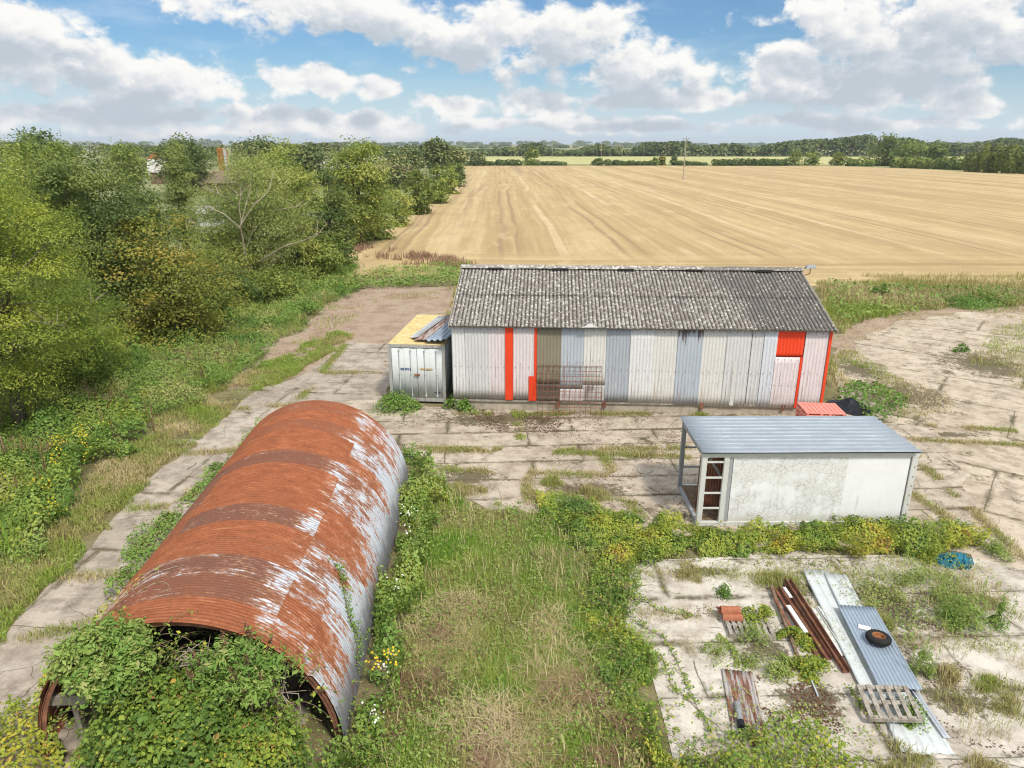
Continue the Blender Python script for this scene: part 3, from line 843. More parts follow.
def build_hut():
    hut = empty('arched_hut', HUT_LOC, HUT_RZ, 'long rusty orange arched hut of curved corrugated iron, mouth overgrown by brambles', 'hut')
    a0, a1, na = R(186), R(-6), 84
    cz = 0.16
    pitch, per = 0.0762, 7
    ny = int(HUT_L / pitch * per)
    ys = np.linspace(0, HUT_L, ny + 1)
    an = np.linspace(a0, a1, na + 1)
    A, Y = np.meshgrid(an, ys)
    v = (a0 - A) * HUT_R
    # sheets: lap step near the crown's right, each sheet bay sits a little differently
    bay = np.floor(Y / 0.665).astype(int)
    tier = np.where(v < 5.85, 0, 1)
    jit = (_perm[bay % 256, 40 + tier * 9] - 0.5) * 0.008
    wave = (fbm(Y * 0.6, v * 0.6, 0.8, 3) - 0.5) * 0.05
    r = HUT_R + 0.0095 * np.sin(Y / pitch * 2 * pi) + jit + wave + np.where(v < 5.87, 0.014, 0.0)
    squash = 1.0 - 0.02 * np.sin(Y * 0.5)
    Xc = r * np.cos(A)
    Zc = cz + r * np.sin(A) * squash
    Zc = np.maximum(Zc, -0.02)
    # front edge a little ragged
    edge = np.clip(1 - Y / 0.25, 0, 1)
    Yj = Y + edge * (fbm(v * 0 + np.floor(v / 1.37) * 5, v * 0, 1.0, 1) - 0.5) * 0.22
    V = np.stack([Xc, Yj, Zc], -1).reshape(-1, 3)
    idx = np.arange((ny + 1) * (na + 1)).reshape(ny + 1, na + 1)
    F = np.stack([idx[:-1, :-1], idx[1:, :-1], idx[1:, 1:], idx[:-1, 1:]], -1).reshape(-1, 4)
    uv = np.stack([Y, v], -1).reshape(-1, 2)
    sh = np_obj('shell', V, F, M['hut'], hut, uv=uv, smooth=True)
    s = sh.modifiers.new('thickness', 'SOLIDIFY')
    s.thickness = 0.006
    s.offset = -1
    # inner dark lining, a few centimetres inside, its near-black standing in for interior shade
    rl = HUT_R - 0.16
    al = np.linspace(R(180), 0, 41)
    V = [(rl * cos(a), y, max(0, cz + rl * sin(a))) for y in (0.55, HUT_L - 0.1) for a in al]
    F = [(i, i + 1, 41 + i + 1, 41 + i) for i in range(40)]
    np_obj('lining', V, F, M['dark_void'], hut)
    for y in (0.04, 2.4, 4.8):
        mb = MB()
        ar = np.linspace(R(182), R(-2), 40)
        p = [(cos(a), sin(a)) for a in ar]
        for w, ro, ri in ((0.07, HUT_R - 0.035, HUT_R - 0.045), (0.012, HUT_R - 0.045, HUT_R - 0.12)):
            vs, fs = [], []
            for (c, s_) in p:
                for rr, yy in ((ro, y - w / 2), (ro, y + w / 2), (ri, y + w / 2), (ri, y - w / 2)):
                    vs.append((rr * c, yy, max(0.0, cz + rr * s_)))
            for i in range(39):
                for k in range(4):
                    k2 = (k + 1) % 4
                    fs.append((i * 4 + k, i * 4 + k2, i * 4 + 4 + k2, i * 4 + 4 + k))
            mb.add(vs, fs)
        mb.build('rib', M['rust'], hut)
    # unseen far end, boards added to keep the inside dark
    vs = [(0, HUT_L - 0.06, 0)] + [(rl * cos(a), HUT_L - 0.06, max(0, cz + rl * sin(a))) for a in al]
    MB().add(vs, [(0, i, i + 1) for i in range(1, 41)]).build('added_end_wall', M['wood_brown'], hut)
    # what is left of the front framing
    def timber(a, b, w, t, m, lab=None):
        o = MB().bar(a, b, w, t).build('end_timber', m, hut, bevel=0.006)
        if lab: o['label'] = lab
    timber((-2.42, 0.22, 1.02), (-1.05, 0.25, 1.0), 0.10, 0.2, M['wood'], 'bleached horizontal timber across the left of the mouth')
    timber((-2.3, 0.34, 1.33), (-1.2, 0.36, 1.3), 0.08, 0.12, M['wood_brown'])
    timber((-2.02, 0.3, 0.0), (-2.0, 0.3, 1.6), 0.12, 0.1, M['wood'])
    timber((-1.62, 0.36, 0.0), (-1.6, 0.36, 1.5), 0.5, 0.05, M['wood_brown'])
    timber((-0.7, 0.4, 0.0), (-0.72, 0.4, 2.2), 0.1, 0.1, M['wood_brown'])
    timber((1.3, 0.36, 0.0), (1.32, 0.36, 2.0), 0.1, 0.1, M['wood'])
    timber((0.6, 0.30, 1.7), (1.75, 0.32, 1.68), 0.08, 0.12, M['wood'])
    return hut


build_hut()

# ------------------------------------------------------------------ the barn
BARN_RZ = R(-3.0)
BARN_LOC = (-2.30, 26.4, 0)
BW, BD, B_EAVE, B_RIDGE = 14.2, 8.7, 3.52, 4.90


def barn_world(x, y, z):
    return (BARN_LOC[0] + x * cos(BARN_RZ) - y * sin(BARN_RZ), BARN_LOC[1] + x * sin(BARN_RZ) + y * cos(BARN_RZ), z)


def build_barn():
    barn = empty('barn', BARN_LOC, BARN_RZ, 'long low barn with lichened grey corrugated roof and patchwork white, blue and pink wall', 'barn')
    slope = math.hypot(BD / 2 + 0.3, B_RIDGE - B_EAVE + 0.08)
    ang = math.atan2(B_RIDGE - B_EAVE + 0.08, BD / 2 + 0.3)
    # three courses of sheets lapped up each slope
    def course(side):
        parts = []
        n = 2
        for i in range(n):
            t0, t1 = i / n, (i + 1) / n
            l = slope / n + 0.09
            lift = 0.03 + 0.012 * 0
            if side == 0:
                o = (-0.06, -0.3 + cos(ang) * slope * t0, B_EAVE - 0.08 + sin(ang) * slope * t0 + 0.02)
                ey = (0, cos(ang), sin(ang) - 0.003)
                ex = (1, 0, 0)
            else:
                o = (BW + 0.06, BD + 0.3 - cos(ang) * slope * t0, B_EAVE - 0.08 + sin(ang) * slope * t0 + 0.02)
                ey = (0, -cos(ang), sin(ang) - 0.003)
                ex = (-1, 0, 0)
            parts.append((o, ex, ey, l))
        return parts
    for side in (0, 1):
        Vs, Fs, Ts = [], [], []
        base = 0
        for k, (o, ex, ey, l) in enumerate(course(side)):
            tmp = corr('roof_tmp', o, ex, ey, BW + 0.12, l, 0.152, 0.024, None, None, 'sine', 7, 0, 0.05, k + side * 5, 8, ragged=0.02)
            me = tmp.data
            v = np.empty(len(me.vertices) * 3, np.float32)
            me.vertices.foreach_get('co', v)
            f = np.empty(len(me.loops), np.int32)
            me.loops.foreach_get('vertex_index', f)
            t = np.empty(len(me.vertices), np.float32)
            me.attributes['trough'].data.foreach_get('value', t)
            Vs.append(v.reshape(-1, 3) + np.array((0, 0, 0.004 * (1 if k else 0))))
            Fs.append(f.reshape(-1, 4) + base)
            Ts.append(t)
            base += len(me.vertices)
            bpy.data.objects.remove(tmp)
            bpy.data.meshes.remove(me)
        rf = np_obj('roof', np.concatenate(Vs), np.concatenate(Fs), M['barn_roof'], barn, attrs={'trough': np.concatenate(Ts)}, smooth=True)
        s = rf.modifiers.new('thickness', 'SOLIDIFY')
        s.thickness = 0.008
        s.offset = -1
    # ridge capping in lengths, and the dark gaps where it has slipped
    rc = MB()
    x = -0.14
    while x < BW + 0.1:
        x2 = min(x + 1.25, BW + 0.14)
        dz = random.uniform(-0.015, 0.015)
        zt = B_RIDGE + 0.10 + dz
        pr = [(-0.24, zt - 0.085), (-0.09, zt), (0.0, zt + 0.035), (0.09, zt), (0.24, zt - 0.085)]
        vs = [(xx, BD / 2 + a, b) for xx in (x + 0.004, x2) for a, b in pr]
        rc.add(vs, [(i, i + 1, 5 + i + 1, 5 + i) for i in range(4)])
        x = x2
    ro = rc.build('ridge_cap', M['barn_roof'], barn)
    so = ro.modifiers.new('thickness', 'SOLIDIFY')
    so.thickness = 0.012
    for uc in (501, 567, 634, 703, 772):
        xv = (uc - 468) / (808 - 468) * BW
        MB().box(xv - 0.34, xv + 0.34, BD / 2 - 0.33, BD / 2 - 0.235, B_RIDGE - 0.02, B_RIDGE + 0.05).build('ridge_vent', M['dark_void'], barn)
    # barge boards
    for xx, sgn in ((-0.085, 0), (BW + 0.085, 0)):
        for sy in (0, 1):
            a = (xx, -0.3 if sy == 0 else BD + 0.3, B_EAVE - 0.12)
            b = (xx, BD / 2, B_RIDGE - 0.03)
            MB().bar(a, b, 0.03, 0.14).build('barge_board', M['wood'], barn)
    # plinth
    mb = MB()
    mb.box(0.02, BW - 0.02, 0.02, 0.2, 0, 0.56)
    mb.box(0.02, BW - 0.02, BD - 0.2, BD - 0.02, 0, 0.56)
    mb.box(0.02, 0.2, 0.2, BD - 0.2, 0, 0.56)
    mb.box(BW - 0.2, BW - 0.02, 0.2, BD - 0.2, 0, 0.56)
    mb.build('plinth', M['plinth'], barn)
    # timbers: sill rail along the front, short stubs below it
    MB().box(0.0, BW, -0.05, 0.015, 0.36, 0.44).build('sill_rail', M['wood'], barn)
    for xs in (4.05, 5.85, 9.6, 12.7):
        MB().box(xs, xs + 0.14, -0.07, -0.052, 0.2, 0.46).build('sill_post', M['rust'], barn)
    MB().box(-0.05, BW + 0.05, -0.16, -0.1, B_EAVE - 0.13, B_EAVE - 0.04).build('eaves_rail', M['wood'], barn)

    # wall sheets, left to right: photo x of the left edge, colour, label, bottom offset, optional second tier
    def wm(name, c, s, a, tr=0.0):
        g = sum(c) / 3
        return steel_mat(name, tuple(min(0.8, v * 0.66 + g * 0.42) for v in c), s, a, 0.6, 0.0, 2, 0.32, splash=0.32, toprust=tr)
    WHT = wm('chalky white sheet', (0.70, 0.705, 0.68), (0.40, 0.38, 0.33), 0.35)
    CRM = wm('cream sheet', (0.69, 0.67, 0.59), (0.42, 0.33, 0.23), 0.3)
    PNK = wm('faded pink sheet', (0.74, 0.61, 0.60), (0.50, 0.36, 0.35), 0.3)
    OLV = wm('olive sheet', (0.27, 0.225, 0.115), (0.17, 0.14, 0.08), 0.3)
    BLU = wm('blue grey wall sheet', (0.42, 0.49, 0.56), (0.50, 0.53, 0.56), 0.35)
    BL2 = wm('dull blue zinc sheet', (0.36, 0.42, 0.48), (0.55, 0.57, 0.58), 0.45)
    BRS = wm('blue sheet with rust runs', (0.40, 0.48, 0.56), (0.15, 0.07, 0.05), 0.3, 2.85)
    GRY = wm('grey white sheet', (0.60, 0.61, 0.585), (0.40, 0.40, 0.38), 0.3)
    PBL = wm('pale bluish sheet', (0.60, 0.65, 0.71), (0.42, 0.46, 0.52), 0.3)
    BRN = wm('brown boards', (0.105, 0.062, 0.045), (0.055, 0.035, 0.025), 0.4)
    RWH = wm('rust streaked white sheet', (0.52, 0.52, 0.50), (0.14, 0.075, 0.05), 0.75)
    RED = M['red_trim']
    def X(u):
        return (u - 452.0) / (834.0 - 452.0) * BW
    sheets = [  # u0, u1, mat, z0, z1, label
        (452, 465.5, WHT, 0.52, 3.42, 'narrow stained white sheet at the left corner'),
        (465.5, 489.5, GRY, 0.50, 3.40, None),
        (489.5, 507, PNK, 0.50, 3.40, 'pink sheet left of the red stripe'),
        (515, 537, PNK, 0.50, 3.40, 'pink sheet between two red stripes'),
        (539.5, 564, OLV, 1.14, 3.36, 'olive green sheet above brown boards'),
        (539.5, 564, BRN, 0.46, 1.14, 'dark brown boards under the olive sheet'),
        (564, 587.5, BLU, 0.96, 3.38, 'blue grey sheet over a short pink sheet'),
        (564, 587.5, PNK, 0.45, 0.96, 'short pale pink sheet near the ground'),
        (587.5, 610.5, CRM, 1.12, 3.40, 'cream sheet above rust streaked sheet'),
        (587.5, 610.5, RWH, 0.47, 1.12, 'short rust streaked sheet'),
        (610.5, 635, BL2, 0.44, 3.40, 'dark blue grey sheet'),
        (635, 658.5, WHT, 0.42, 3.36, None),
        (658.5, 682.5, CRM, 0.42, 3.37, None),
        (682.5, 707, BRS, 0.38, 3.38, 'blue sheet with rust runs from its top'),
        (707, 731.5, CRM, 0.33, 3.40, None),
        (731.5, 755, GRY, 0.33, 3.40, 'grey sheet with a pale vertical smear'),
        (756.5, 767.5, GRY, 0.33, 3.38, None),
        (768.5, 781, PBL, 0.33, 3.40, 'pale bluish sheet'),
        (781, 807.5, RED, 2.38, 3.40, 'bright red short sheet under the eaves'),
        (781, 805, PNK, 0.33, 2.375, 'pink sheet below the red one'),
        (809, 831.5, PNK, 0.36, 3.40, 'pink sheet at the right corner'),
    ]
    random.seed(12)
    for i, (u0, u1, m, z0, z1, lab) in enumerate(sheets):
        x0, x1 = X(u0), X(u1) + 0.03
        off = -0.055 - 0.013 * (i % 2)
        w = corr('wall_sheet', (0, 0, 0), (1, 0, 0), (0, 0, 1), x1 - x0, z1 - z0, 0.127, 0.0075, m, barn, 'sine', 8, 0.004, 0.03, i, 8,
                 loc=(x0, off, z0 + random.uniform(-0.01, 0.01)))
        w.rotation_euler = (0, R(random.uniform(-0.25, 0.25)), 0)
        if lab: w['label'] = lab
        # fixings
        if z1 - z0 > 1.5 and m not in (OLV,):
            bm = MB()
            for zz in (0.08, (z1 - z0) * 0.45, z1 - z0 - 0.1):
                for xx in np.arange(0.1, x1 - x0 - 0.03, 0.127 * 2):
                    bm.box(xx - 0.011, xx + 0.011, -0.032, -0.012, zz - 0.011, zz + 0.011)
            bm.build('bolt_row', M['rust'], w)
    # red flashings
    for u0, u1, z0, z1 in ((507, 515, 0.46, 3.41), (537, 539.6, 1.45, 3.40), (531.5, 539.6, 0.44, 1.45), (806.2, 808.4, 0.34, 2.38), (832.0, 834.6, 0.4, 3.44)):
        MB().box(X(u0), X(u1), -0.098, -0.068 - (0.002 if u1 > 834 else 0), z0, z1).build('red_flashing', RED, barn)
    MB().box(BW - 0.002, BW + 0.008, -0.06, 0.05, 0.4, B_EAVE - 0.02).build('red_flashing', RED, barn)
    # a pale vertical smear strip patched on the grey sheet
    MB().box(X(740), X(744), -0.091, -0.085, 0.40, 2.2).build('cover_strip', M['white_steel'], barn)
    # near-black strips that paint in the dark of the gaps between sheets
    for u in (755.7, 767.9):
        MB().box(X(u) - 0.03, X(u) + 0.03, -0.02, 0.01, 0.45, 3.35).build('gap_strip', M['dark_void'], barn)
    # gables and back
    for xx, nm in ((0.0, 0), (BW, 1)):
        k = 10
        for j in range(k):
            y0, y1 = BD * j / k, BD * (j + 1) / k
            top = lambda y: B_EAVE - 0.08 + (B_RIDGE - B_EAVE) * (1 - abs(y - BD / 2) / (BD / 2))
            zt = min(top(y0), top(y1))
            m = [WHT, GRY, CRM, PBL][(j * 7 + nm) % 4]
            if nm == 0:
                corr('gable_sheet', (0, 0, 0), (0, -1, 0), (0, 0, 1), y1 - y0, zt - 0.5, 0.127, 0.013, m, barn, 'sine', 6, 0.004, 0.03, j, 6, loc=(-0.02, y1, 0.5))
            else:
                corr('gable_sheet', (0, 0, 0), (0, 1, 0), (0, 0, 1), y1 - y0, zt - 0.5, 0.127, 0.013, m, barn, 'sine', 6, 0.004, 0.03, j, 6, loc=(BW + 0.02, y0, 0.5))
    for xx in (0.03, BW - 0.03):
        MB().add([(xx, 0.05, 0.5), (xx, BD - 0.05, 0.5), (xx, BD - 0.05, B_EAVE - 0.12), (xx, BD / 2, B_RIDGE - 0.1), (xx, 0.05, B_EAVE - 0.12)], [(0, 1, 2, 3, 4)]).build('gable_frame', M['wood_brown'], barn)
    corr('back_cladding', (0, 0, 0), (-1, 0, 0), (0, 0, 1), BW, B_EAVE - 0.6, 0.127, 0.013, GRY, barn, 'sine', 6, 0.004, 0.03, 3, 6, loc=(BW, BD + 0.03, 0.5))
    # the broken scrap of white sheet hanging at the eaves
    MB().add([(X(583), -0.34, B_EAVE - 0.06), (X(601), -0.34, B_EAVE - 0.03), (X(592), -0.345, B_EAVE + 0.12), (X(586), -0.36, B_EAVE - 0.03),
              (X(583), -0.325, B_EAVE - 0.06), (X(601), -0.325, B_EAVE - 0.03), (X(592), -0.325, B_EAVE + 0.12), (X(586), -0.325, B_EAVE - 0.03)],
             [(0, 1, 2, 3), (7, 6, 5, 4), (0, 4, 5, 1), (1, 5, 6, 2), (2, 6, 7, 3), (3, 7, 4, 0)]).build('eaves_patch', M['plastic_white'], barn)
    return barn


build_barn()

# lamp on the far gable end
def build_lamp():
    p = barn_world(BW + 0.5, BD / 2 + 0.1, 0)
    t = empty('floodlight', (p[0], p[1], B_RIDGE - 0.05), BARN_RZ, 'small grey floodlight on a bracket above the right end of the barn ridge', 'floodlight')
    MB().tube([(-0.45, 0, -0.25), (0.02, 0, -0.1), (0.02, 0, 0.12)], 0.025, 8).build('bracket', M['rust'], t)
    MB().add([(-0.22, -0.15, 0.10), (0.24, -0.15, 0.14), (0.24, 0.15, 0.14), (-0.22, 0.15, 0.10), (-0.14, -0.1, 0.25), (0.2, -0.1, 0.28), (0.2, 0.1, 0.28), (-0.14, 0.1, 0.25)],
             [(0, 3, 2, 1), (4, 5, 6, 7), (0, 1, 5, 4), (1, 2, 6, 5), (2, 3, 7, 6), (3, 0, 4, 7)]).build('lamp_head', M['grey_steel'], t, bevel=0.02)


build_lamp()

# reinforcing mesh leaning on the barn wall
def build_mesh_panel():
    p = barn_world((541 - 452) / 382 * BW, -0.75, 0)
    t = empty('steel_mesh_panel', (p[0], p[1], 0.02), BARN_RZ, 'rusty square steel mesh panel leaning on the barn wall in front of the olive sheet', 'mesh panel')
    w, h = 2.45, 2.0
    lean = 0.66 / 2.0
    a, b = MB(), MB()
    for x in np.linspace(0, w, 13):
        a.tube([(x, 0, 0), (x + 0.01, lean * h * 0.5, h * 0.5 * 0.94), (x, lean * h, h * 0.94)], 0.010, 5)
    for k in np.linspace(0, h, 11):
        b.tube([(0, lean * k - 0.013, k * 0.94), (w, lean * k - 0.013, k * 0.94)], 0.010, 5)
    a.build('upright_bars', M['rust'], t)
    b.build('cross_bars', M['rust'], t)


build_mesh_panel()

# ------------------------------------------------------------------ grey container against the barn's left gable
def build_grey_container():
    rz = R(-6)
    C = empty('shipping_container', (-4.93, 27.15, 0), rz, 'pale grey shipping container with closed double doors, standing against the left end of the barn', 'container')
    W, D, Hh = 2.3, 5.1, 2.46
    paint = steel_mat('pale grey green container paint', (0.66, 0.69, 0.67), (0.36, 0.25, 0.17), 0.2, 0.55, 0.0, 2, 0.2)
    fr = MB()
    for x in (0, W - 0.12):
        for y in (0, D - 0.12):
            fr.box(x, x + 0.12, y, y + 0.12, 0.0, Hh)
    for y in (0.0, D - 0.1):
        fr.box(0.12, W - 0.12, y + 0.002, y + 0.1, Hh - 0.12, Hh - 0.001)
        fr.box(0.12, W - 0.12, y + 0.002, y + 0.1, 0.1, 0.24)
    for x in (0.002, W - 0.102):
        fr.box(x, x + 0.1, 0.12, D - 0.12, Hh - 0.10, Hh - 0.001)
        fr.box(x, x + 0.1, 0.12, D - 0.12, 0.1, 0.24)
    fr.build('frame', steel_mat('rusted grey frame', (0.42, 0.42, 0.39), (0.22, 0.11, 0.06), 0.6, 0.7, 0.0, 2), C, bevel=0.008)
    for i, x0 in enumerate((0.13, W / 2 + 0.01)):
        dw = W / 2 - 0.14
        d = empty('door', (x0, 0.03, 0.25))
        d.parent = C
        corr('door_leaf', (0, 0, 0), (1, 0, 0), (0, 0, 1), dw, Hh - 0.39, 0.5, 0.008, paint, d, 'box', 2, 0.03, 0, 0, 20)
        for xb in (dw * 0.32, dw * 0.78):
            mb = MB().tube([(xb, -0.05, 0.03), (xb, -0.05, Hh - 0.42)], 0.016, 8)
            for zz in (0.1, 1.0, Hh - 0.5):
                mb.box(xb - 0.04, xb + 0.04, -0.045, -0.018, zz, zz + 0.05)
            mb.build('locking_bar', paint, d)
        if i == 0:
            MB().box(dw - 0.10, dw + 0.12, -0.075, -0.045, 0.93, 1.02).build('latch', M['rust'], d, bevel=0.01)
            mk = MB()
            for q, (xx, hh) in enumerate(((0.30, 0.05), (0.37, 0.07), (0.45, 0.09), (0.54, 0.10), (0.63, 0.10), (0.72, 0.12))):
                mk.box(xx, xx + 0.05 + 0.01 * (q % 2), -0.0205, -0.0165, 1.2 - hh / 2, 1.2 + hh / 2)
            mk.build('faded_mark', plain('faded blue marking', (0.06, 0.10, 0.25)), d)
        else:
            MB().box(0.12, 0.62, -0.0205, -0.0165, 1.18, 1.25).build('rust_scrape', plain('ochre scrape', (0.55, 0.38, 0.18)), d)
            MB().box(0.66, 0.9, -0.0205, -0.0165, 0.22, 0.27).build('dark_scuff', plain('dark scuff', (0.08, 0.09, 0.12)), d)
    for x, ex in ((0.04, (0, -1, 0)), (W - 0.04, (0, 1, 0))):
        corr('side_wall', (0, 0, 0), ex, (0, 0, 1), D - 0.24, Hh - 0.34, 0.28, 0.018, paint, C, 'box', 2, 0.004, 0, 0, 10, loc=(x, D - 0.12 if ex[1] < 0 else 0.12, 0.24))
    corr('end_panel', (0, 0, 0), (-1, 0, 0), (0, 0, 1), W - 0.24, Hh - 0.36, 0.28, 0.018, paint, C, 'box', 2, 0.004, 0, 0, 10, loc=(W - 0.12, D - 0.05, 0.24))
    ply = material('straw yellow flaking deck', 0.9)
    m, nt, b = ply
    tc = nt.n('TexCoord').outputs['Object']
    f = nt.noise(nt.scale(tc, (1, 1, 1)), 5.0, 7, 0.7)
    nt.set(b.inputs['Base Color'], nt.ramp(f, [(0.3, (0.42, 0.28, 0.12)), (0.45, (0.62, 0.46, 0.2)), (0.6, (0.70, 0.55, 0.27)), (0.75, (0.72, 0.66, 0.5))]))
    nt.set(b.inputs['Normal'], nt.bump(f, 0.5, 0.02))
    MB().box(0.02, W - 0.02, 0.02, D - 0.02, Hh, Hh + 0.03).build('roof', m, C, bevel=0.01)
    # sheets thrown on top
    def on_top(name, x, y, rot, w, l, mat, pitch, amp, z, lab, kind='box', tilt=0.0):
        px_ = C.location.x + x * cos(rz) - y * sin(rz)
        py_ = C.location.y + x * sin(rz) + y * cos(rz)
        o = corr(name, (0, 0, 0), (1, 0, 0), (0, 1, 0), w, l, pitch, amp, mat, None, kind, 6, 0.004, 0.03, int(x * 10), 10)
        o.location = (px_, py_, Hh + z)
        o.rotation_euler = (0, R(tilt), rz + R(rot))
        tag(o, lab, 'roofing sheet', 'old roofing sheets lying on the grey container')
    zz = steel_mat('slate blue roofing sheet', (0.29, 0.355, 0.43), (0.45, 0.48, 0.5), 0.2, 0.5, 0.1, 1)
    on_top('roofing_sheet', 1.50, 0.05, -6, 0.86, 4.6, zz, 0.24, 0.03, 0.16, 'slate blue roofing sheet on the container, nearest the barn', 'box', -7)
    on_top('roofing_sheet', 1.0, 0.30, -6, 0.62, 4.5, M['rust_zinc'], 0.15, 0.02, 0.12, 'brown rusty roofing sheet on the container beside the blue one', 'sine', -5)
    on_top('roofing_sheet', 0.72, 0.75, -6, 0.30, 3.8, M['galv'], 0.15, 0.02, 0.10, 'narrow grey strip of roofing sheet lying leftmost on the container', 'sine', -4)
    on_top('roofing_sheet', 0.86, 0.55, -8, 0.22, 3.9, M['grey_steel'], 0.15, 0.02, 0.15, 'dark grey strip of roofing sheet between pale strip and brown sheet on the container', 'sine', -6)


build_grey_container()

# ------------------------------------------------------------------ roofless white container with a tin roof
WC_LOC, WC_RZ = (5.07, 17.28, 0), R(0.4)


def build_white_container():
    C = empty('shipping_container', WC_LOC, WC_RZ, 'white shipping container with flaking paint, new tin roof and open frame at its left end', 'container')
    W, D, Hh = 5.78, 2.34, 2.20
    wp = M['white_steel']
    gp = M['grey_steel']
    def post(x0, x1, y0, y1, z0, z1, m, name='post', lab=None):
        o = MB().box(x0, x1, y0, y1, z0, z1).build(name, m, C, bevel=0.008)
        if lab: o['label'] = lab
    post(0, 0.14, 0, 0.14, 0, Hh, wp)
    post(0, 0.12, D - 0.12, D, 0, Hh, gp)
    post(W - 0.16, W, 0, 0.15, 0, Hh, wp)
    post(W - 0.14, W, D - 0.14, D, 0, Hh, wp)
    post(0.60, 0.74, 0.01, 0.10, 0.12, Hh - 0.12, wp)
    post(0.74, 0.84, 0.03, 0.09, 0.12, Hh - 0.12, gp)
    for y in (0.004, D - 0.104):
        post(0.14, W - 0.16, y, y + 0.1, Hh - 0.13, Hh - 0.002, wp, 'top_rail')
        post(0.14, W - 0.16, y, y + 0.1, 0.002, 0.13, wp, 'bottom_rail')
    for x in (0.004, W - 0.104):
        post(x, x + 0.1, 0.14, D - 0.14, Hh - 0.13, Hh - 0.002, gp, 'top_rail')
        post(x, x + 0.1, 0.14, D - 0.14, 0.002, 0.12, gp, 'bottom_rail')
    for z in (0.52, 0.98, 1.44, 1.9):
        MB().box(0.14, 0.60, 0.03, 0.07, z, z + 0.045).build('rung', wp, C)
    for z in (0.7, 1.35):
        MB().box(0.12, 0.75, D - 0.07, D - 0.03, z, z + 0.04).build('rung', gp, C)
    MB().bar((0.2, 0.3, Hh - 0.16), (0.8, 0.5, 1.15), 0.1, 0.05).build('brace', gp, C)
    MB().bar((0.35, D - 0.2, Hh - 0.16), (0.85, D - 0.35, 0.9), 0.1, 0.05).build('brace', gp, C)
    # front panel: white paint crazed in patches over its left two thirds
    m, nt, b = material('crazed white paint', 0.6)
    tc = nt.n('TexCoord').outputs['Object']
    s = nt.n('SeparateXYZ', None, Vector=tc)
    n = nt.noise(tc, 1.2, 6, 0.65)
    wv = nt.n('TexNoise', None, Vector=tc, Scale=4.0, Detail=4.0).outputs['Color']
    pc = nt.vm('ADD', tc, nt.vm('MULTIPLY', nt.vm('SUBTRACT', wv, (0.5, 0.5, 0.5)), (0.2, 0, 0.2)))
    vo = nt.n('TexVoronoi', {'feature': 'DISTANCE_TO_EDGE'}, Vector=pc, Scale=4.4)
    ck = nt.m('SUBTRACT', 1.0, nt.step(vo.outputs['Distance'], 0.006, 0.03))
    vo2 = nt.n('TexVoronoi', {'feature': 'DISTANCE_TO_EDGE'}, Vector=pc, Scale=9.0)
    ck2 = nt.m('SUBTRACT', 1.0, nt.step(vo2.outputs['Distance'], 0.01, 0.05))
    area = nt.m('MULTIPLY', nt.m('SUBTRACT', 1.0, nt.step(s.outputs[0], 3.05, 3.1)), nt.step(nt.noise(tc, 1.6, 4, 0.6), 0.38, 0.55))
    c = nt.mix(nt.step(n, 0.35, 0.65), (0.745, 0.745, 0.72), (0.80, 0.80, 0.785))
    c = nt.mix(nt.m('MULTIPLY', area, 0.35), c, (0.56, 0.545, 0.49))
    c = nt.mix(nt.m('MULTIPLY', nt.m('MAXIMUM', nt.m('MULTIPLY', ck, 0.65), nt.m('MULTIPLY', ck2, 0.6)), area), c, (0.36, 0.35, 0.32))
    st = nt.noise(nt.scale(tc, (5, 5, 0.5)), 1.3, 6, 0.7)
    c = nt.mix(nt.m('MULTIPLY', nt.step(st, 0.55, 0.72), 0.5), c, (0.44, 0.41, 0.34))
    low = nt.m('MULTIPLY', nt.m('SUBTRACT', 1.0, nt.step(nt.m('ADD', s.outputs[2], nt.m('MULTIPLY', n, 0.4)), 0.1, 0.55)), 0.5)
    c = nt.mix(low, c, (0.36, 0.33, 0.22))
    nt.set(b.inputs['Base Color'], c)
    nt.set(b.inputs['Normal'], nt.bump(nt.m('ADD', nt.m('MULTIPLY', area, ck), n), 0.2, 0.01))
    MB().box(0, 4.74, 0, 0.03, 0, Hh - 0.265).build('side_panel', m, C, loc=(0.86, 0.05, 0.13))
    MB().box(0, 4.74, 0, 0.03, 0, Hh - 0.265).build('side_panel', m, C, loc=(0.86, D - 0.08, 0.13))
    MB().box(0, 0.03, 0, D - 0.3, 0, Hh - 0.265).build('end_panel', m, C, loc=(W - 0.10, 0.15, 0.13))
    MB().box(0.10, W - 0.11, 0.105, D - 0.105, 0.03, 0.11).build('deck', M['wood_brown'], C)
    # corner castings
    for x in (0.0, W - 0.17):
        for z in (0.0, Hh - 0.13):
            MB().box(x - 0.006, x + 0.178, -0.008, 0.16, z - 0.004 if z else 0.001, z + 0.135).build('corner_casting', wp, C, bevel=0.01)
    cm = MB()
    for z in np.arange(0.35, Hh - 0.3, 0.28):
        cm.box(W - 0.07, W - 0.05, -0.006, -0.002, z, z + 0.05)
    cm.build('post_hole_mark', M['rust'], C)  # dark rusty marks standing in for the shaded holes of the post
    # tin roof
    r = corr('roof', (0, 0, 0), (0, 1, 0), (-1, 0, 0), D + 0.28, W + 0.02, 0.26, 0.035, steel_mat('bluish tin roof', (0.34, 0.385, 0.43), (0.52, 0.53, 0.53), 0.35, 0.5, 0.1, 0), C, 'rib', 8, 0.004, 0.015, 2, 22, loc=(W - 0.04, -0.14, Hh + 0.085))
    MB().box(-0.02, W, -0.02, 0.02, Hh + 0.0, Hh + 0.08).build('gap_shade_batten', M['dark_void'], C)  # near-black batten paints in the shaded gap under the roof edge
    MB().box(-0.02, W, D - 0.02, D + 0.02, Hh + 0.0, Hh + 0.08).build('gap_shade_batten', M['dark_void'], C)
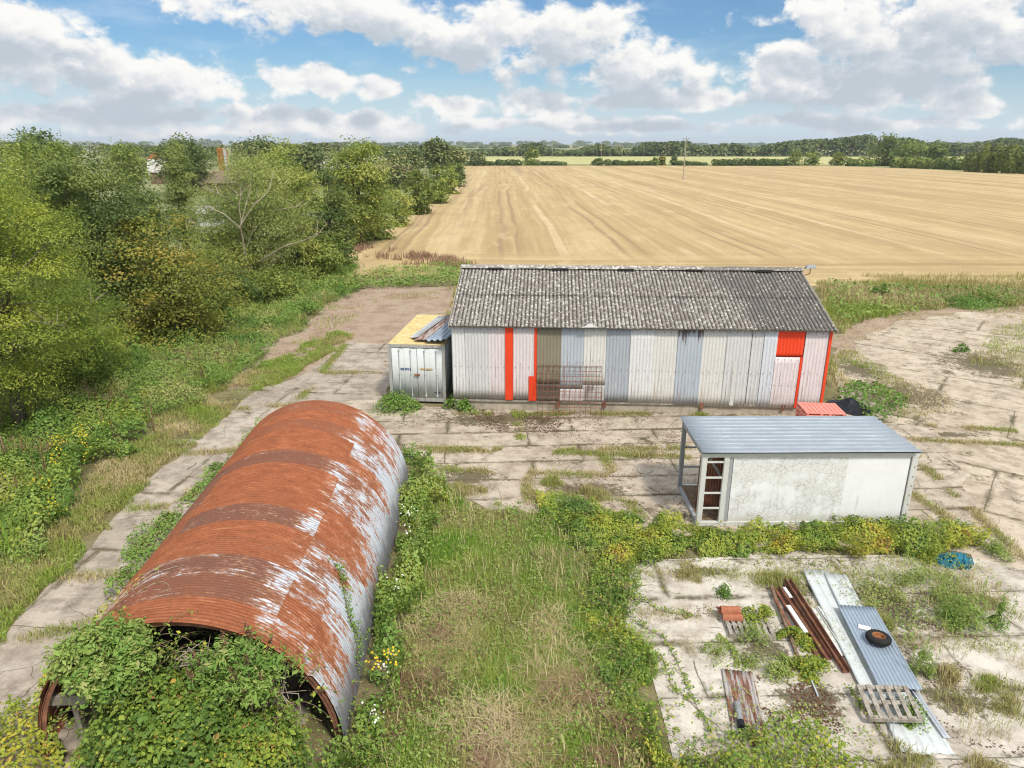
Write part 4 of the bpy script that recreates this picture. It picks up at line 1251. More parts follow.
    # rusty sheets leaning inside the open bay
    for i, (x, rot) in enumerate(((0.92, 4), (1.02, -3))):
        p = (WC_LOC[0] + x, WC_LOC[1] + 0.62 + 0.5 * i, 0.12)
        o = corr('rusty_sheet', (0, 0, 0), (0, 1, 0), (0.12, 0, 1), 0.8, 1.75 - 0.2 * i, 0.076, 0.012, M['rust'], None, 'sine', 6, 0.004, 0.03, i, 8)
        o.location = p
        o.rotation_euler = (0, 0, R(rot + 62 - 30 * i))
        tag(o, ['rusty brown sheet standing just inside the open bay of the white container', 'shorter rusty sheet standing behind another in the white container'][i], 'rusty sheet', 'rusty sheets stood inside the white container')


build_white_container()

# red plastic bulk crate between the barn and the white container
def build_crate():
    x0, y0 = at(815, 404, 1.04)
    t = empty('plastic_crate', (x0 + 0.08, y0 - 0.35, 0), R(-4), 'faded red slotted plastic crate beside the right corner of the barn', 'crate')
    w, d, h = 1.36, 1.1, 1.02
    b = MB()
    hw, hd = w / 2, d / 2
    for z0, z1 in ((0.0, 0.16), (0.22, 0.30), (0.36, 0.58), (0.64, 0.72), (0.78, 0.93), (0.985, h)):
        b.box(-hw, hw, -hd, -hd + 0.05, z0, z1)
        b.box(-hw, hw, hd - 0.05, hd, z0, z1)
        b.box(-hw, -hw + 0.05, -hd + 0.05, hd - 0.05, z0, z1)
        b.box(hw - 0.05, hw, -hd + 0.05, hd - 0.05, z0, z1)
    for x in (-hw, -0.2, 0.1, hw - 0.1):
        b.box(x + 0.003, x + 0.097, -hd + 0.003, -hd + 0.047, 0.01, h - 0.002)
        b.box(x + 0.003, x + 0.097, hd - 0.047, hd - 0.003, 0.01, h - 0.002)
    for y in (-hd + 0.003, -0.05, hd - 0.1):
        b.box(-hw + 0.003, -hw + 0.047, y, y + 0.097, 0.01, h - 0.002)
        b.box(hw - 0.047, hw - 0.003, y, y + 0.097, 0.01, h - 0.002)
    b.build('body', M['crate_red'], t, bevel=0.006)
    l = MB()
    l.box(-hw + 0.05, hw - 0.05, -hd + 0.05, hd - 0.05, h - 0.03, h - 0.012)
    for k in range(9):
        x = -hw + 0.07 + k * (w - 0.14) / 8
        l.box(x - 0.02, x + 0.02, -hd + 0.06, hd - 0.06, h - 0.012, h + 0.004)
    l.build('lid', M['crate_red'], t)


build_crate()


def lump(name, loc, sx, sy, sz, mat, seed, n=40, sharp=1.0, label=None, cat=None, smooth=False, kind=None, rough=0.0):
    """a heap under a sheet: height field with folds"""
    xs = np.linspace(-1, 1, n)
    X, Y = np.meshgrid(xs, xs)
    r = np.sqrt(X ** 2 + Y ** 2) + (fbm(X + seed, Y, 1.5, 3) - 0.5) * 0.35
    Z = np.clip(1 - r ** sharp, 0, 1)
    Z = Z + ((fbm(X * 2.2 + seed * 3, Y * 2.2, 1.4, 4) - 0.5) * 0.3 + (fbm(X * 5 + seed, Y * 5, 1.6, 4) - 0.5) * rough) * (Z > 0.02)
    V = np.stack([X * sx, Y * sy, np.clip(Z, 0.0, 2) * sz + 0.012], -1).reshape(-1, 3)
    keep = (r < 1.02)
    idx = np.arange(n * n).reshape(n, n)
    F = np.stack([idx[:-1, :-1], idx[:-1, 1:], idx[1:, 1:], idx[1:, :-1]], -1)
    k = keep[:-1, :-1] & keep[1:, 1:] & keep[1:, :-1] & keep[:-1, 1:]
    o = np_obj(name, V, F[k], mat, None, smooth=smooth, loc=loc)
    return tag(o, label, cat, None, kind)


bx, by = at(850, 412)
lump('tarpaulin_heap', (bx + 0.1, by + 0.4, 0), 0.95, 0.85, 0.44, M['tarp_black'], 3.0, 36, 0.9, 'black plastic sheeting over a pointed heap beside the red crate', 'tarpaulin')

# ------------------------------------------------------------------ scrap on the slab
def panel_at(name, a, b, w, z0, z1, mat, label, cat, group=None, pitch=0.076, amp=0.011, kind='sine', warp=0.02, roll=0.0, thick=0.003, ragged=0.0):
    """a profiled sheet lying between two pixels of its centre line, a nearer the top of the picture"""
    A, B = np.array((*at(*a, z0), z0)), np.array((*at(*b, z1), z1))
    d = A - B
    l = np.linalg.norm(d)
    yaw = math.atan2(d[1], d[0]) - pi / 2
    tilt = math.asin(d[2] / l)
    o = corr(name, (-w / 2, 0, 0), (1, 0, 0), (0, 1, 0), w, l, pitch, amp, mat, None, kind, 12, thick, warp, int(a[0]), 8, ragged=ragged)
    o.location = B
    o.rotation_mode = 'XYZ'
    o.rotation_euler = (tilt, R(roll), yaw)
    return tag(o, label, cat, group)


def beam_at(name, a, b, w, h, z0, z1, mat, label, cat, group=None, kind='angle'):
    A, B = np.array((*at(*a, z0), z0)), np.array((*at(*b, z1), z1))
    d = A - B
    l = np.linalg.norm(d)
    mb = MB()
    if kind == 'angle':
        mb.box(-w / 2, w / 2, 0, l, 0, 0.012)
        mb.box(-w / 2, -w / 2 + 0.012, 0.001, l - 0.001, 0.012, h)
    elif kind == 'channel':
        mb.box(-w / 2, w / 2, 0, l, 0, 0.012)
        mb.box(-w / 2, -w / 2 + 0.012, 0.001, l - 0.001, 0.012, h)
        mb.box(w / 2 - 0.012, w / 2, 0.001, l - 0.001, 0.012, h)
    elif kind == 'tee':
        mb.box(-w / 2, w / 2, 0, l, h - 0.014, h)
        mb.box(-0.008, 0.008, 0.001, l - 0.001, 0, h - 0.014)
    else:
        mb.box(-w / 2, w / 2, 0, l, 0, h)
    o = mb.build(name, mat, None, bevel=0.003)
    o.location = B
    o.rotation_euler = (math.asin(d[2] / l), 0, math.atan2(d[1], d[0]) - pi / 2)
    return tag(o, label, cat, group)


GS = 'pale profiled sheets laid out on the slab'
panel_at('cladding_sheet', (815, 570), (884, 702), 0.62, 0.10, 0.08, M['galv_pale'], 'long whitish profiled sheet leftmost in the pile on the slab', 'cladding sheet', GS, 0.2, 0.022, 'rib')
panel_at('cladding_sheet', (835, 574), (898, 700), 0.52, 0.14, 0.12, M['galv_pale'], 'whitish profiled sheet running up to the tyre, partly under the blue grey sheet', 'cladding sheet', GS, 0.2, 0.022, 'rib')
panel_at('cladding_sheet', (864, 652), (916, 754), 0.50, 0.06, 0.04, M['galv_pale'], 'dirty white profiled sheet reaching below the wooden pallet, on its left', 'cladding sheet', GS, 0.2, 0.022, 'rib')
panel_at('cladding_sheet', (884, 650), (940, 754), 0.50, 0.05, 0.03, M['galv_pale'], 'dirty white profiled sheet reaching below the wooden pallet, furthest towards the weeds', 'cladding sheet', GS, 0.2, 0.022, 'rib')
panel_at('cladding_sheet', (907, 680), (947, 738), 0.12, 0.09, 0.07, M['galv'], 'narrow grey offcut beside the lower white sheets', 'cladding sheet', GS, 0.06, 0.01)
blue = panel_at('corrugated_sheet', (856, 606), (901, 688), 0.80, 0.24, 0.20, M['galv_blue'], 'blue grey corrugated sheet with a tyre lying on it', 'corrugated sheet', None, 0.076, 0.012, 'sine', 0.03)
MB().box(-0.12, 0.12, -0.075, 0.075, 0, 0.004).build('paper_tag', M['plastic_white'], blue, loc=(-0.08, 1.72, 0.016), rot=(0, 0, R(-18)))
panel_at('corrugated_sheet', (737, 670), (752, 746), 0.60, 0.06, 0.05, M['rust_zinc'], 'corrugated sheet half rust brown half zinc lying alone with a grey pipe on it', 'corrugated sheet', None, 0.076, 0.012, 'sine', 0.03)

# wheel with its tyre on the blue sheet
def build_wheel():
    x, y = at(878.5, 638, 0.32)
    t = empty('spare_wheel', (x, y, 0.245), R(20), 'small black tyre on a rusty rim lying flat on the blue grey sheet', 'wheel')
    t.rotation_euler = (R(-3), R(2), R(20))
    t.scale = (0.88, 0.88, 0.95)
    def lathe(prof, n=48):
        vs, fs = [], []
        k = len(prof)
        for i in range(n):
            a = 2 * pi * i / n
            vs += [(r * cos(a), r * sin(a), z) for r, z in prof]
        for i in range(n):
            i2 = (i + 1) % n
            for j in range(k):
                j2 = (j + 1) % k
                fs.append((i * k + j, i2 * k + j, i2 * k + j2, i * k + j2))
        return MB().add(vs, fs)
    lathe([(0.14, 0.02), (0.2, 0.0), (0.255, 0.02), (0.272, 0.055), (0.272, 0.10), (0.255, 0.135), (0.2, 0.155), (0.155, 0.148), (0.14, 0.13), (0.135, 0.075)]).build('tyre', M['rubber'], t, smooth=True)
    tr = MB()
    for i in range(36):
        a = 2 * pi * i / 36
        tr.bar((0.27 * cos(a), 0.27 * sin(a), 0.045), (0.27 * cos(a + 0.05), 0.27 * sin(a + 0.05), 0.11), 0.018, 0.012)
    tr.build('tread', M['rubber'], t)
    lathe([(0.136, 0.02), (0.142, 0.125), (0.146, 0.14), (0.132, 0.142), (0.122, 0.10), (0.118, 0.06), (0.05, 0.07), (0.045, 0.055), (0.12, 0.045), (0.126, 0.02)]).build('rim', M['rust'] if False else plain('orange rust rim', (0.36, 0.15, 0.06), 0.8, 0, 0.5, 14), t, smooth=True)


build_wheel()

# weathered pallets
def pallet(name, a, yaw, w, d, z, label, nsl=6, tilt=(0, 0)):
    x, y = at(*a, z)
    t = empty(name, (x, y, z), yaw, label, 'pallet', None)
    t.rotation_euler = (tilt[0], tilt[1], yaw)
    for k in range(3):
        yy = -d / 2 + 0.04 + k * (d - 0.08) / 2
        MB().box(-w / 2, w / 2, yy - 0.04, yy + 0.04, 0.0, 0.085).build('bearer', M['wood'], t, bevel=0.004)
    for k in range(nsl):
        xx = -w / 2 + 0.05 + k * (w - 0.1) / (nsl - 1)
        MB().box(xx - 0.04, xx + 0.04, -d / 2 + random.uniform(0, 0.02), d / 2 - random.uniform(0, 0.02), 0.087, 0.107).build('slat', M['wood'], t, bevel=0.003)
    return t


pallet('wooden_pallet', (888, 705), R(-6), 0.92, 0.74, 0.20, 'grey weathered pallet tilted over the whitish sheets below the blue grey one', 6, (R(8), R(-4)))
pallet('wooden_pallet', (748, 628), R(-3), 0.98, 0.72, 0.02, 'grey slatted pallet half hidden by weeds with terracotta tiles on it', 8)

# half round terracotta ridge tiles stacked on the second pallet
def ridge_tile(x, y, z, yaw, label):
    n, l, r = 14, 0.42, 0.105
    vs, fs = [], []
    for i in range(2):
        for k in range(n + 1):
            a = pi * k / n
            for rr in (r, r - 0.02):
                vs.append((-l / 2 + i * l, rr * cos(a), rr * sin(a)))
    q = (n + 1) * 2
    for k in range(n):
        a, b, c, d = 2 * k, 2 * k + 2, q + 2 * k + 2, q + 2 * k
        fs += [(a, d, c, b), (a + 1, b + 1, c + 1, d + 1), (a, b, b + 1, a + 1), (d, d + 1, c + 1, c)]
    fs += [(0, 1, q + 1, q), (2 * n, q + 2 * n, q + 2 * n + 1, 2 * n + 1)]
    o = MB().add(vs, fs).build('ridge_tile', M['terracotta'], None)
    o.location = (x, y, z)
    o.rotation_euler = (0, 0, yaw)
    tag(o, label, 'roof tile', 'terracotta tiles on the pallet')


tx, ty = at(732, 618, 0.13)
ridge_tile(tx, ty, 0.13, R(-6), 'half round terracotta tile at the front on the slatted pallet')
ridge_tile(tx - 0.04, ty + 0.22, 0.13, R(-4), 'half round terracotta tile behind another on the slatted pallet')
ridge_tile(tx - 0.02, ty + 0.11, 0.235, R(-3), 'terracotta tile bridging two others on the slatted pallet')

GB = 'lengths of scrap steel and timber by the brambles'
beam_at('steel_beam', (787, 581), (846, 673), 0.14, 0.10, 0.12, 0.03, M['rust'], 'longest rust brown steel channel beside the white sheets', 'steel beam', GB, 'channel')
beam_at('steel_beam', (781, 588), (828, 660), 0.15, 0.09, 0.06, 0.03, M['rust'], 'rust brown steel channel second from the white sheets', 'steel beam', GB, 'channel')
beam_at('steel_beam', (776, 589), (818, 656), 0.16, 0.07, 0.04, 0.02, M['rust'], 'broad rust brown angle bar left of the two channels', 'steel beam', GB, 'angle')
beam_at('steel_beam', (771, 587), (803, 672), 0.07, 0.06, 0.10, 0.03, M['wood_brown'], 'thin dark bar furthest from the white sheets, half under leaves', 'bar', GB, 'flat')
beam_at('steel_beam', (775, 600), (797, 640), 0.06, 0.05, 0.12, 0.06, M['rust'], 'short thin rusty bar lying on the left of the scrap beams', 'bar', GB, 'flat')
beam_at('timber_plank', (788, 606), (806, 633), 0.10, 0.03, 0.18, 0.15, M['plastic_white'], 'short pale strip lying on the rusty beams', 'plank', GB, 'flat')
beam_at('timber_plank', (784, 588), (791, 598), 0.07, 0.03, 0.18, 0.17, M['plastic_white'], 'tiny pale offcut at the top end of the rusty beams', 'plank', GB, 'flat')
beam_at('plastic_offcut', (813, 608), (843, 656), 0.13, 0.05, 0.06, 0.04, M['plastic_white'], 'white plastic gutter offcut between the rusty beams and white sheets', 'gutter', None, 'channel')
beam_at('plastic_offcut', (818, 608), (836, 634), 0.05, 0.05, 0.05, 0.04, M['plastic_white'], 'thin white strip next to the white gutter offcut', 'gutter', None, 'flat')
x, y = at(790, 690, 0.02)
beam_at('metal_rod', (894, 690), (893, 742), 0.018, 0.018, 0.30, 0.06, M['grey_steel'], 'thin straight grey rod lying across the pallet and lower sheets', 'rod', None, 'flat')
beam_at('metal_rod', (806, 668), (818, 697), 0.03, 0.03, 0.03, 0.03, M['galv'], 'short grey rod on the dark soil below the brambles', 'rod', None, 'flat')

# pipe offcut on the rusty sheet
def build_pipe():
    a, b = np.array((*at(737, 703, 0.12), 0.12)), np.array((*at(741, 724, 0.12), 0.12))
    t = empty('pipe_offcut', (a + b) / 2, 0, 'short grey pipe with a black collar on the rusty corrugated sheet', 'pipe')
    d = (a - b) / 2
    MB().tube([-d, d], 0.055, 14).build('tube', M['plastic_grey'], t, smooth=False)
    e = d / np.linalg.norm(d)
    MB().tube([-d - e * 0.08, -d + e * 0.06], 0.068, 14).build('collar', M['tarp_black'], t)


build_pipe()
bx, by = at(956, 566)
lump('netting', (bx, by + 0.1, 0), 0.50, 0.30, 0.26, M['tarp_blue'], 9.0, 70, 1.2, rough=1.3, label='crumpled blue netting at the right end of the bramble strip', cat='netting')

# ------------------------------------------------------------------ poles and far buildings
def build_pole(u, vb, vt, label, arms=True):
    x, y = at(u, vb)
    d = y * cos(PITCH) + H * sin(PITCH)
    h = (vb - vt) * d / FPX
    t = empty('utility_pole', (x, y, 0), 0, label, 'pole', 'electricity poles in the fields')
    MB().tube([(0, 0, -0.2), (0.05, 0, h * 0.5), (0.02, 0, h)], [0.17, 0.14, 0.11], 10).build('shaft', M['pole_wood'], t)
    MB().box(-0.9, 0.9, -0.19, -0.08, h - 0.75, h - 0.60).build('crossarm', M['pole_wood'], t)
    for xx in (-0.8, 0.0, 0.8):
        MB().tube([(xx, -0.13, h - 0.60), (xx, -0.13, h - 0.3)], [0.06, 0.09], 8).build('insulator', M['insulator'], t)
    MB().box(-0.35, 0.35, -0.55, -0.2, h * 0.62, h * 0.62 + 0.1).build('step_bracket', M['rust'], t) if False else None
    return x, y


build_pole(683, 180, 139, 'tall electricity pole standing alone in the stubble field')
build_pole(552, 159, 141, 'distant electricity pole beyond the hedge, nearer the left treeline')
build_pole(601, 158, 143, 'faint distant electricity pole beyond the hedge near the small round bush')


def gable_house(name, u, Y, w, d, eave, ridge, wall, roofm, label, cat, rz=0.0, chimney=False):
    dd = Y * cos(PITCH) + H * sin(PITCH)
    X = (u - 512) / FPX * dd
    t = empty(name, (X, Y, 0), rz, label, cat)
    hw = w / 2
    MB().add([(-hw, 0, 0), (hw, 0, 0), (hw, d, 0), (-hw, d, 0), (-hw, 0, eave), (hw, 0, eave), (hw, d, eave), (-hw, d, eave), (0, 0, ridge - 0.15), (0, d, ridge - 0.15)],
             [(0, 1, 5, 8, 4), (2, 3, 7, 9, 6), (0, 4, 7, 3), (1, 2, 6, 5)]).build('wall', wall, t)
    for sg in (-1, 1):
        o = MB().add([(0, -0.25, ridge), (sg * (hw + 0.3), -0.25, eave - 0.2), (sg * (hw + 0.3), d + 0.25, eave - 0.2), (0, d + 0.25, ridge)], [(0, 1, 2, 3)]).build('roof', roofm, t)
        s = o.modifiers.new('thickness', 'SOLIDIFY')
        s.thickness = 0.12
        s.offset = 0
    return t


hs = gable_house('house', 157, 250, 5.4, 9, 4.6, 7.0, M['white_wall'], M['orange_tile'], 'small white gabled house with an orange tiled roof beyond the hedgerow', 'house', R(14))
MB().add([(-2.3, -0.06, 4.9), (2.3, -0.06, 4.9), (0, -0.06, 6.7), (-2.3, -0.01, 4.9), (2.3, -0.01, 4.9), (0, -0.01, 6.7)], [(0, 1, 2), (5, 4, 3), (0, 3, 4, 1), (1, 4, 5, 2), (2, 5, 3, 0)]).build('gable_cladding', M['orange_tile'], hs)
MB().box(-0.5, 0.5, -0.06, -0.01, 3.0, 3.9).build('window', M['glass_dark'], hs)


def long_shed(u, Y, w, d, eave, ridge, roofm, wall, label, rz=0):
    dd = Y * cos(PITCH) + H * sin(PITCH)
    X = (u - 512) / FPX * dd
    t = empty('farm_shed', (X, Y, 0), rz, label, 'farm shed')
    hw = w / 2
    MB().add([(-hw, 0, 0), (hw, 0, 0), (hw, d, 0), (-hw, d, 0), (-hw, 0, eave), (hw, 0, eave), (hw, d, eave), (-hw, d, eave), (-hw, d / 2, ridge - 0.15), (hw, d / 2, ridge - 0.15)],
             [(0, 1, 5, 4), (2, 3, 7, 6), (0, 4, 8, 7, 3), (1, 2, 6, 9, 5)]).build('wall', wall, t)
    for sg in (0, 1):
        y0 = -0.3 if sg == 0 else d + 0.3
        o = MB().add([(-hw - 0.3, y0, eave - 0.15), (hw + 0.3, y0, eave - 0.15), (hw + 0.3, d / 2, ridge), (-hw - 0.3, d / 2, ridge)], [(0, 1, 2, 3)]).build('roof', roofm, t)
        s = o.modifiers.new('thickness', 'SOLIDIFY')
        s.thickness = 0.1
        s.offset = 0


long_shed(170, 190, 9, 12, 3.0, 5.6, M['grey_roof'], M['wood_brown'], 'low pale roofed farm shed beside the small orange roofed house', R(6))
long_shed(214, 150, 10, 14, 2.4, 4.4, M['brown_roof'], M['wood_brown'], 'low brown roofed farm shed below the rusty tower', R(-5))
long_shed(337, 190, 9, 12, 3.6, 5.4, M['grey_roof'], M['wood_brown'], 'pale roofed farm shed behind the tall ash tree')
long_shed(392, 175, 8, 8, 3.2, 5.2, M['brown_roof'], M['wood_brown'], 'small dark roofed shed showing above the far hedge')
long_shed(196, 92, 4.5, 4, 1.6, 2.3, M['grey_roof'], M['white_wall'], 'white walled low hut glimpsed through the hedgerow trees')


def build_tower():
    Y = 165
    dd = Y * cos(PITCH) + H * sin(PITCH)
    X = (228 - 512) / FPX * dd
    t = empty('rusty_tower', (X, Y, 0), R(-28), 'slab like orange rusty steel tower with a grey edge among the farm roofs', 'tower')
    MB().add([(-1.2, -0.5, 0), (0.9, -0.5, 0), (0.9, 0.5, 0), (-1.2, 0.5, 0), (-1.5, -0.5, 9.0), (0.6, -0.5, 8.7), (0.6, 0.5, 8.7), (-1.5, 0.5, 9.0)],
             [(0, 3, 2, 1), (4, 5, 6, 7), (0, 1, 5, 4), (1, 2, 6, 5), (2, 3, 7, 6), (3, 0, 4, 7)]).build('body', M['orange_rust'], t)
    MB().bar((0.96, -0.25, 0), (0.66, -0.25, 8.8), 0.10, 0.7, (0, 1, 0)).build('edge_channel', M['galv'], t)


build_tower()

# ------------------------------------------------------------------ foliage builders
def unit(v):
    return v / (np.linalg.norm(v, axis=-1, keepdims=True) + 1e-9)


def leaf_geo(C, Nn, Ln, Wd, fold=0.15, bias=None):
    """diamond leaves: centres C, normals Nn, lengths Ln, widths Wd"""
    n = len(C)
    r = rng.normal(size=(n, 3))
    if bias is not None: r = r + bias
    T = unit(r - (r * Nn).sum(1, keepdims=True) * Nn)
    B = np.cross(Nn, T)
    Ln = np.broadcast_to(np.asarray(Ln, float), (n,))[:, None]
    Wd = np.broadcast_to(np.asarray(Wd, float), (n,))[:, None]
    V = np.empty((n, 4, 3))
    V[:, 0] = C - T * Ln * 0.5
    V[:, 1] = C - T * Ln * 0.08 + B * Wd * 0.5 + Nn * Wd * fold
    V[:, 2] = C + T * Ln * 0.5
    V[:, 3] = C - T * Ln * 0.08 - B * Wd * 0.5 + Nn * Wd * fold
    return V.reshape(-1, 3), np.arange(4 * n).reshape(n, 4)


def leaves(name, C, Nn, Ln, Wd, tint, mat, parent=None, bias=None, fold=0.15, loc=None):
    V, F = leaf_geo(C, Nn, Ln, Wd, fold, bias)
    return np_obj(name, V, F, mat, parent, tint=np.repeat(np.clip(tint, 0, 1), 4), loc=loc)


def sphere_dirs(n):
    v = rng.normal(size=(n, 3))
    return unit(v)


def crown_points(W, D, z0, z1, K, cr, nleaf, seed, shape=1.0, top=0.0):
    """clumps on an uneven envelope, then leaf points on the clumps; returns points, normals, per-clump tint"""
    i = np.arange(K) + 0.5
    ph = np.arccos(1 - 2 * i / K)
    th = pi * (1 + 5 ** 0.5) * i + seed
    d = np.stack([np.cos(th) * np.sin(ph), np.sin(th) * np.sin(ph), np.cos(ph)], 1) + rng.normal(size=(K, 3)) * 0.16
    d = unit(d)
    f = np.where(rng.random(K) < 0.22, rng.uniform(0.25, 0.7, K), rng.uniform(0.74, 1.0, K))
    lump = 0.80 + 0.42 * fbm(d[:, 0] * 1.6 + seed * 3.1, d[:, 1] * 1.6 + d[:, 2] * 2.3, 1.0, 3)
    crs = cr * rng.uniform(0.55, 1.35, K)
    hz = (z1 - z0) / 2
    rad = np.array((W / 2, D / 2, hz))
    c = d * np.maximum(rad - crs[:, None] * 0.7, rad * 0.3) * (f * lump)[:, None]
    # narrower above, fuller below (shape < 1) or domed
    t = np.clip(c[:, 2] / hz * 0.5 + 0.5, 0, 1)
    nar = 1 - top * t
    c[:, 0] *= nar
    c[:, 1] *= nar
    c[:, 2] += (z0 + z1) / 2
    w = crs ** 2
    k = rng.choice(K, nleaf, p=w / w.sum())
    dd = sphere_dirs(nleaf)
    dd[:, 2] = np.where(dd[:, 2] < -0.2, -dd[:, 2] * rng.random(nleaf), dd[:, 2])
    dd = unit(dd)
    rr = crs[k] * np.clip(rng.normal(0.82, 0.22, nleaf), 0.15, 1.5)
    sq = np.array((1.15, 1.15, 0.8))
    P = c[k] + dd * rr[:, None] * sq
    # a third of the leaves sit on shoots that stick out of the clumps
    nt_ = K * 7
    tk = rng.integers(0, K, nt_)
    td = unit(sphere_dirs(nt_) + unit(c[tk] - np.array((0, 0, (z0 + z1) / 2))) * 0.8 + np.array((0, 0, 0.35)))
    tl = crs[tk] * rng.uniform(0.9, 1.75, nt_)
    j = rng.integers(0, nt_, nleaf)
    on = rng.random(nleaf) < 0.34
    f_ = rng.random(nleaf) ** 0.7
    Pt = c[tk[j]] + td[j] * (tl[j] * f_)[:, None] + rng.normal(0, 0.09, (nleaf, 3)) * crs[tk[j]][:, None] - np.stack([f_ * 0, f_ * 0, f_ ** 2 * tl[j] * 0.25], 1)
    P = np.where(on[:, None], Pt, P)
    k = np.where(on, tk[j], k)
    Nn = unit(dd * 0.7 + np.array((0, 0, 0.55)) + rng.normal(size=(nleaf, 3)) * 0.30)
    ct = rng.random(K)
    return P, Nn, ct[k], c, crs


def limb_mesh(H0, W, z0, cl, seed, nl=9, r0=0.16, multi=False):
    """trunk and limbs reaching into clumps"""
    mb = MB()
    rs = random.Random(seed)
    hz = H0 * 0.62
    lean = (rs.uniform(-0.05, 0.05) * H0, rs.uniform(-0.05, 0.05) * H0)
    tp = [(lean[0] * t * t, lean[1] * t * t, H0 * 0.8 * t - 0.1) for t in (0, 0.15, 0.35, 0.6, 0.8, 1.0)]
    mb.tube(tp, [r0 * 1.25, r0, r0 * 0.8, r0 * 0.55, r0 * 0.35, r0 * 0.12], 8)
    ok = [i for i in range(len(cl)) if cl[i][2] > 0.15 * H0]
    pick = rs.sample(ok, min(nl, len(ok)))
    for j in pick:
        e = np.array(cl[j])
        t = rs.uniform(0.18, 0.6)
        s = np.array((lean[0] * t * t, lean[1] * t * t, H0 * 0.8 * t))
        if e[2] < s[2]: s[2] = max(0.2, e[2] * 0.6)
        m1 = s + (e - s) * 0.5 + np.array((rs.uniform(-1, 1), rs.uniform(-1, 1), rs.uniform(0, 1.2))) * W * 0.05
        mb.tube([s, m1, e], [r0 * 0.42, r0 * 0.25, r0 * 0.07], 6)
    return mb


TREE_KINDS = {  # leaf material, aspect, droop bias, tint centre
    'bright': ('bright', 0.34, -0.5, 0.55), 'mid': ('mid', 0.5, -0.3, 0.5), 'dark': ('dark', 0.55, -0.2, 0.5),
    'ochre': ('ochre', 0.6, -0.2, 0.5), 'willow': ('willow', 0.26, -0.6, 0.5), 'far': ('far', 0.7, -0.1, 0.5)}


def tree(name, u, Y, vtop, wpx, kind, label, group=None, cat='tree', z0=None, K=None, dens=1.0, cr=0.17, depth=1.0, top=0.15, tintc=None, bare=0, leafpx=2.7, clump_w=0.85, maxn=110000, hmul=1.0):
    dd = Y * cos(PITCH) + H * sin(PITCH)
    X = (u - 512) / FPX * dd
    # height that puts the top at vtop
    a = math.atan((vtop - 384) / FPX) + PITCH
    Ht = max(1.0, H - Y * math.tan(a)) * hmul
    W = wpx / FPX * dd
    z0 = Ht * 0.06 if z0 is None else z0
    mk, asp, droop, tc0 = TREE_KINDS[kind]
    px = FPX / dd
    Ll = max(0.07, leafpx / px)
    area = (W * px) * ((Ht - z0) * px)
    n = int(np.clip(area * 1.25 * dens * (3.4 / leafpx) ** 2 * (0.5 / asp) ** 0.6, 500, maxn))
    K = K or int(np.clip(34 + W * Ht * 0.9, 34, 110))
    seed = int(u * 7 + Y * 13) % 1000
    P, Nn, ct, cl, crs = crown_points(W, W * depth, z0 if z0 > 0.5 else -0.32 * Ht, Ht * 1.02, K, W * cr, n, seed, 1.0, top)
    P[:, 2] = np.where(P[:, 2] < 0.08, 0.08 + np.abs(P[:, 2]) * 0.6, P[:, 2])
    t = empty(name, (X, Y, 0), 0, label, cat, group)
    tint = (tintc if tintc is not None else tc0) + (ct - 0.5) * clump_w + rng.normal(0, 0.09, n)
    leaves('crown', P, Nn, Ll * rng.uniform(0.65, 1.4, n), Ll * asp * rng.uniform(0.8, 1.3, n), tint, L[mk], t, bias=np.array((0, 0, droop)))
    limb_mesh(Ht, W, z0, cl, seed, nl=int(6 + W), r0=0.035 * Ht ** 0.75).build('trunk', M['bark'], t, smooth=True)
    if bare:
        mb = MB()
        rs = random.Random(seed + 5)
        for j in range(bare):
            az = rs.uniform(0, 2 * pi)
            zz = rs.uniform(0.35, 0.6) * Ht
            s = np.array((0, 0, zz))
            e = np.array((cos(az) * W * rs.uniform(0.35, 0.6), -abs(sin(az)) * W * rs.uniform(0.35, 0.62), zz + rs.uniform(-0.05, 0.25) * Ht))
            m1 = s * 0.45 + e * 0.55 + np.array((0, 0, rs.uniform(-0.1, 0.5)))
            mb.tube([s, m1, e], [0.07, 0.045, 0.012], 6)
            for q in range(4):
                f = rs.uniform(0.45, 0.95)
                b = m1 + (e - m1) * f
                mb.tube([b, b + np.array((rs.uniform(-1, 1), rs.uniform(-1, 0.5), rs.uniform(0.1, 1.2))) * W * 0.12], [0.022, 0.006], 5)
        mb.build('bare_branches', M['dead_wood'], t)
    return t


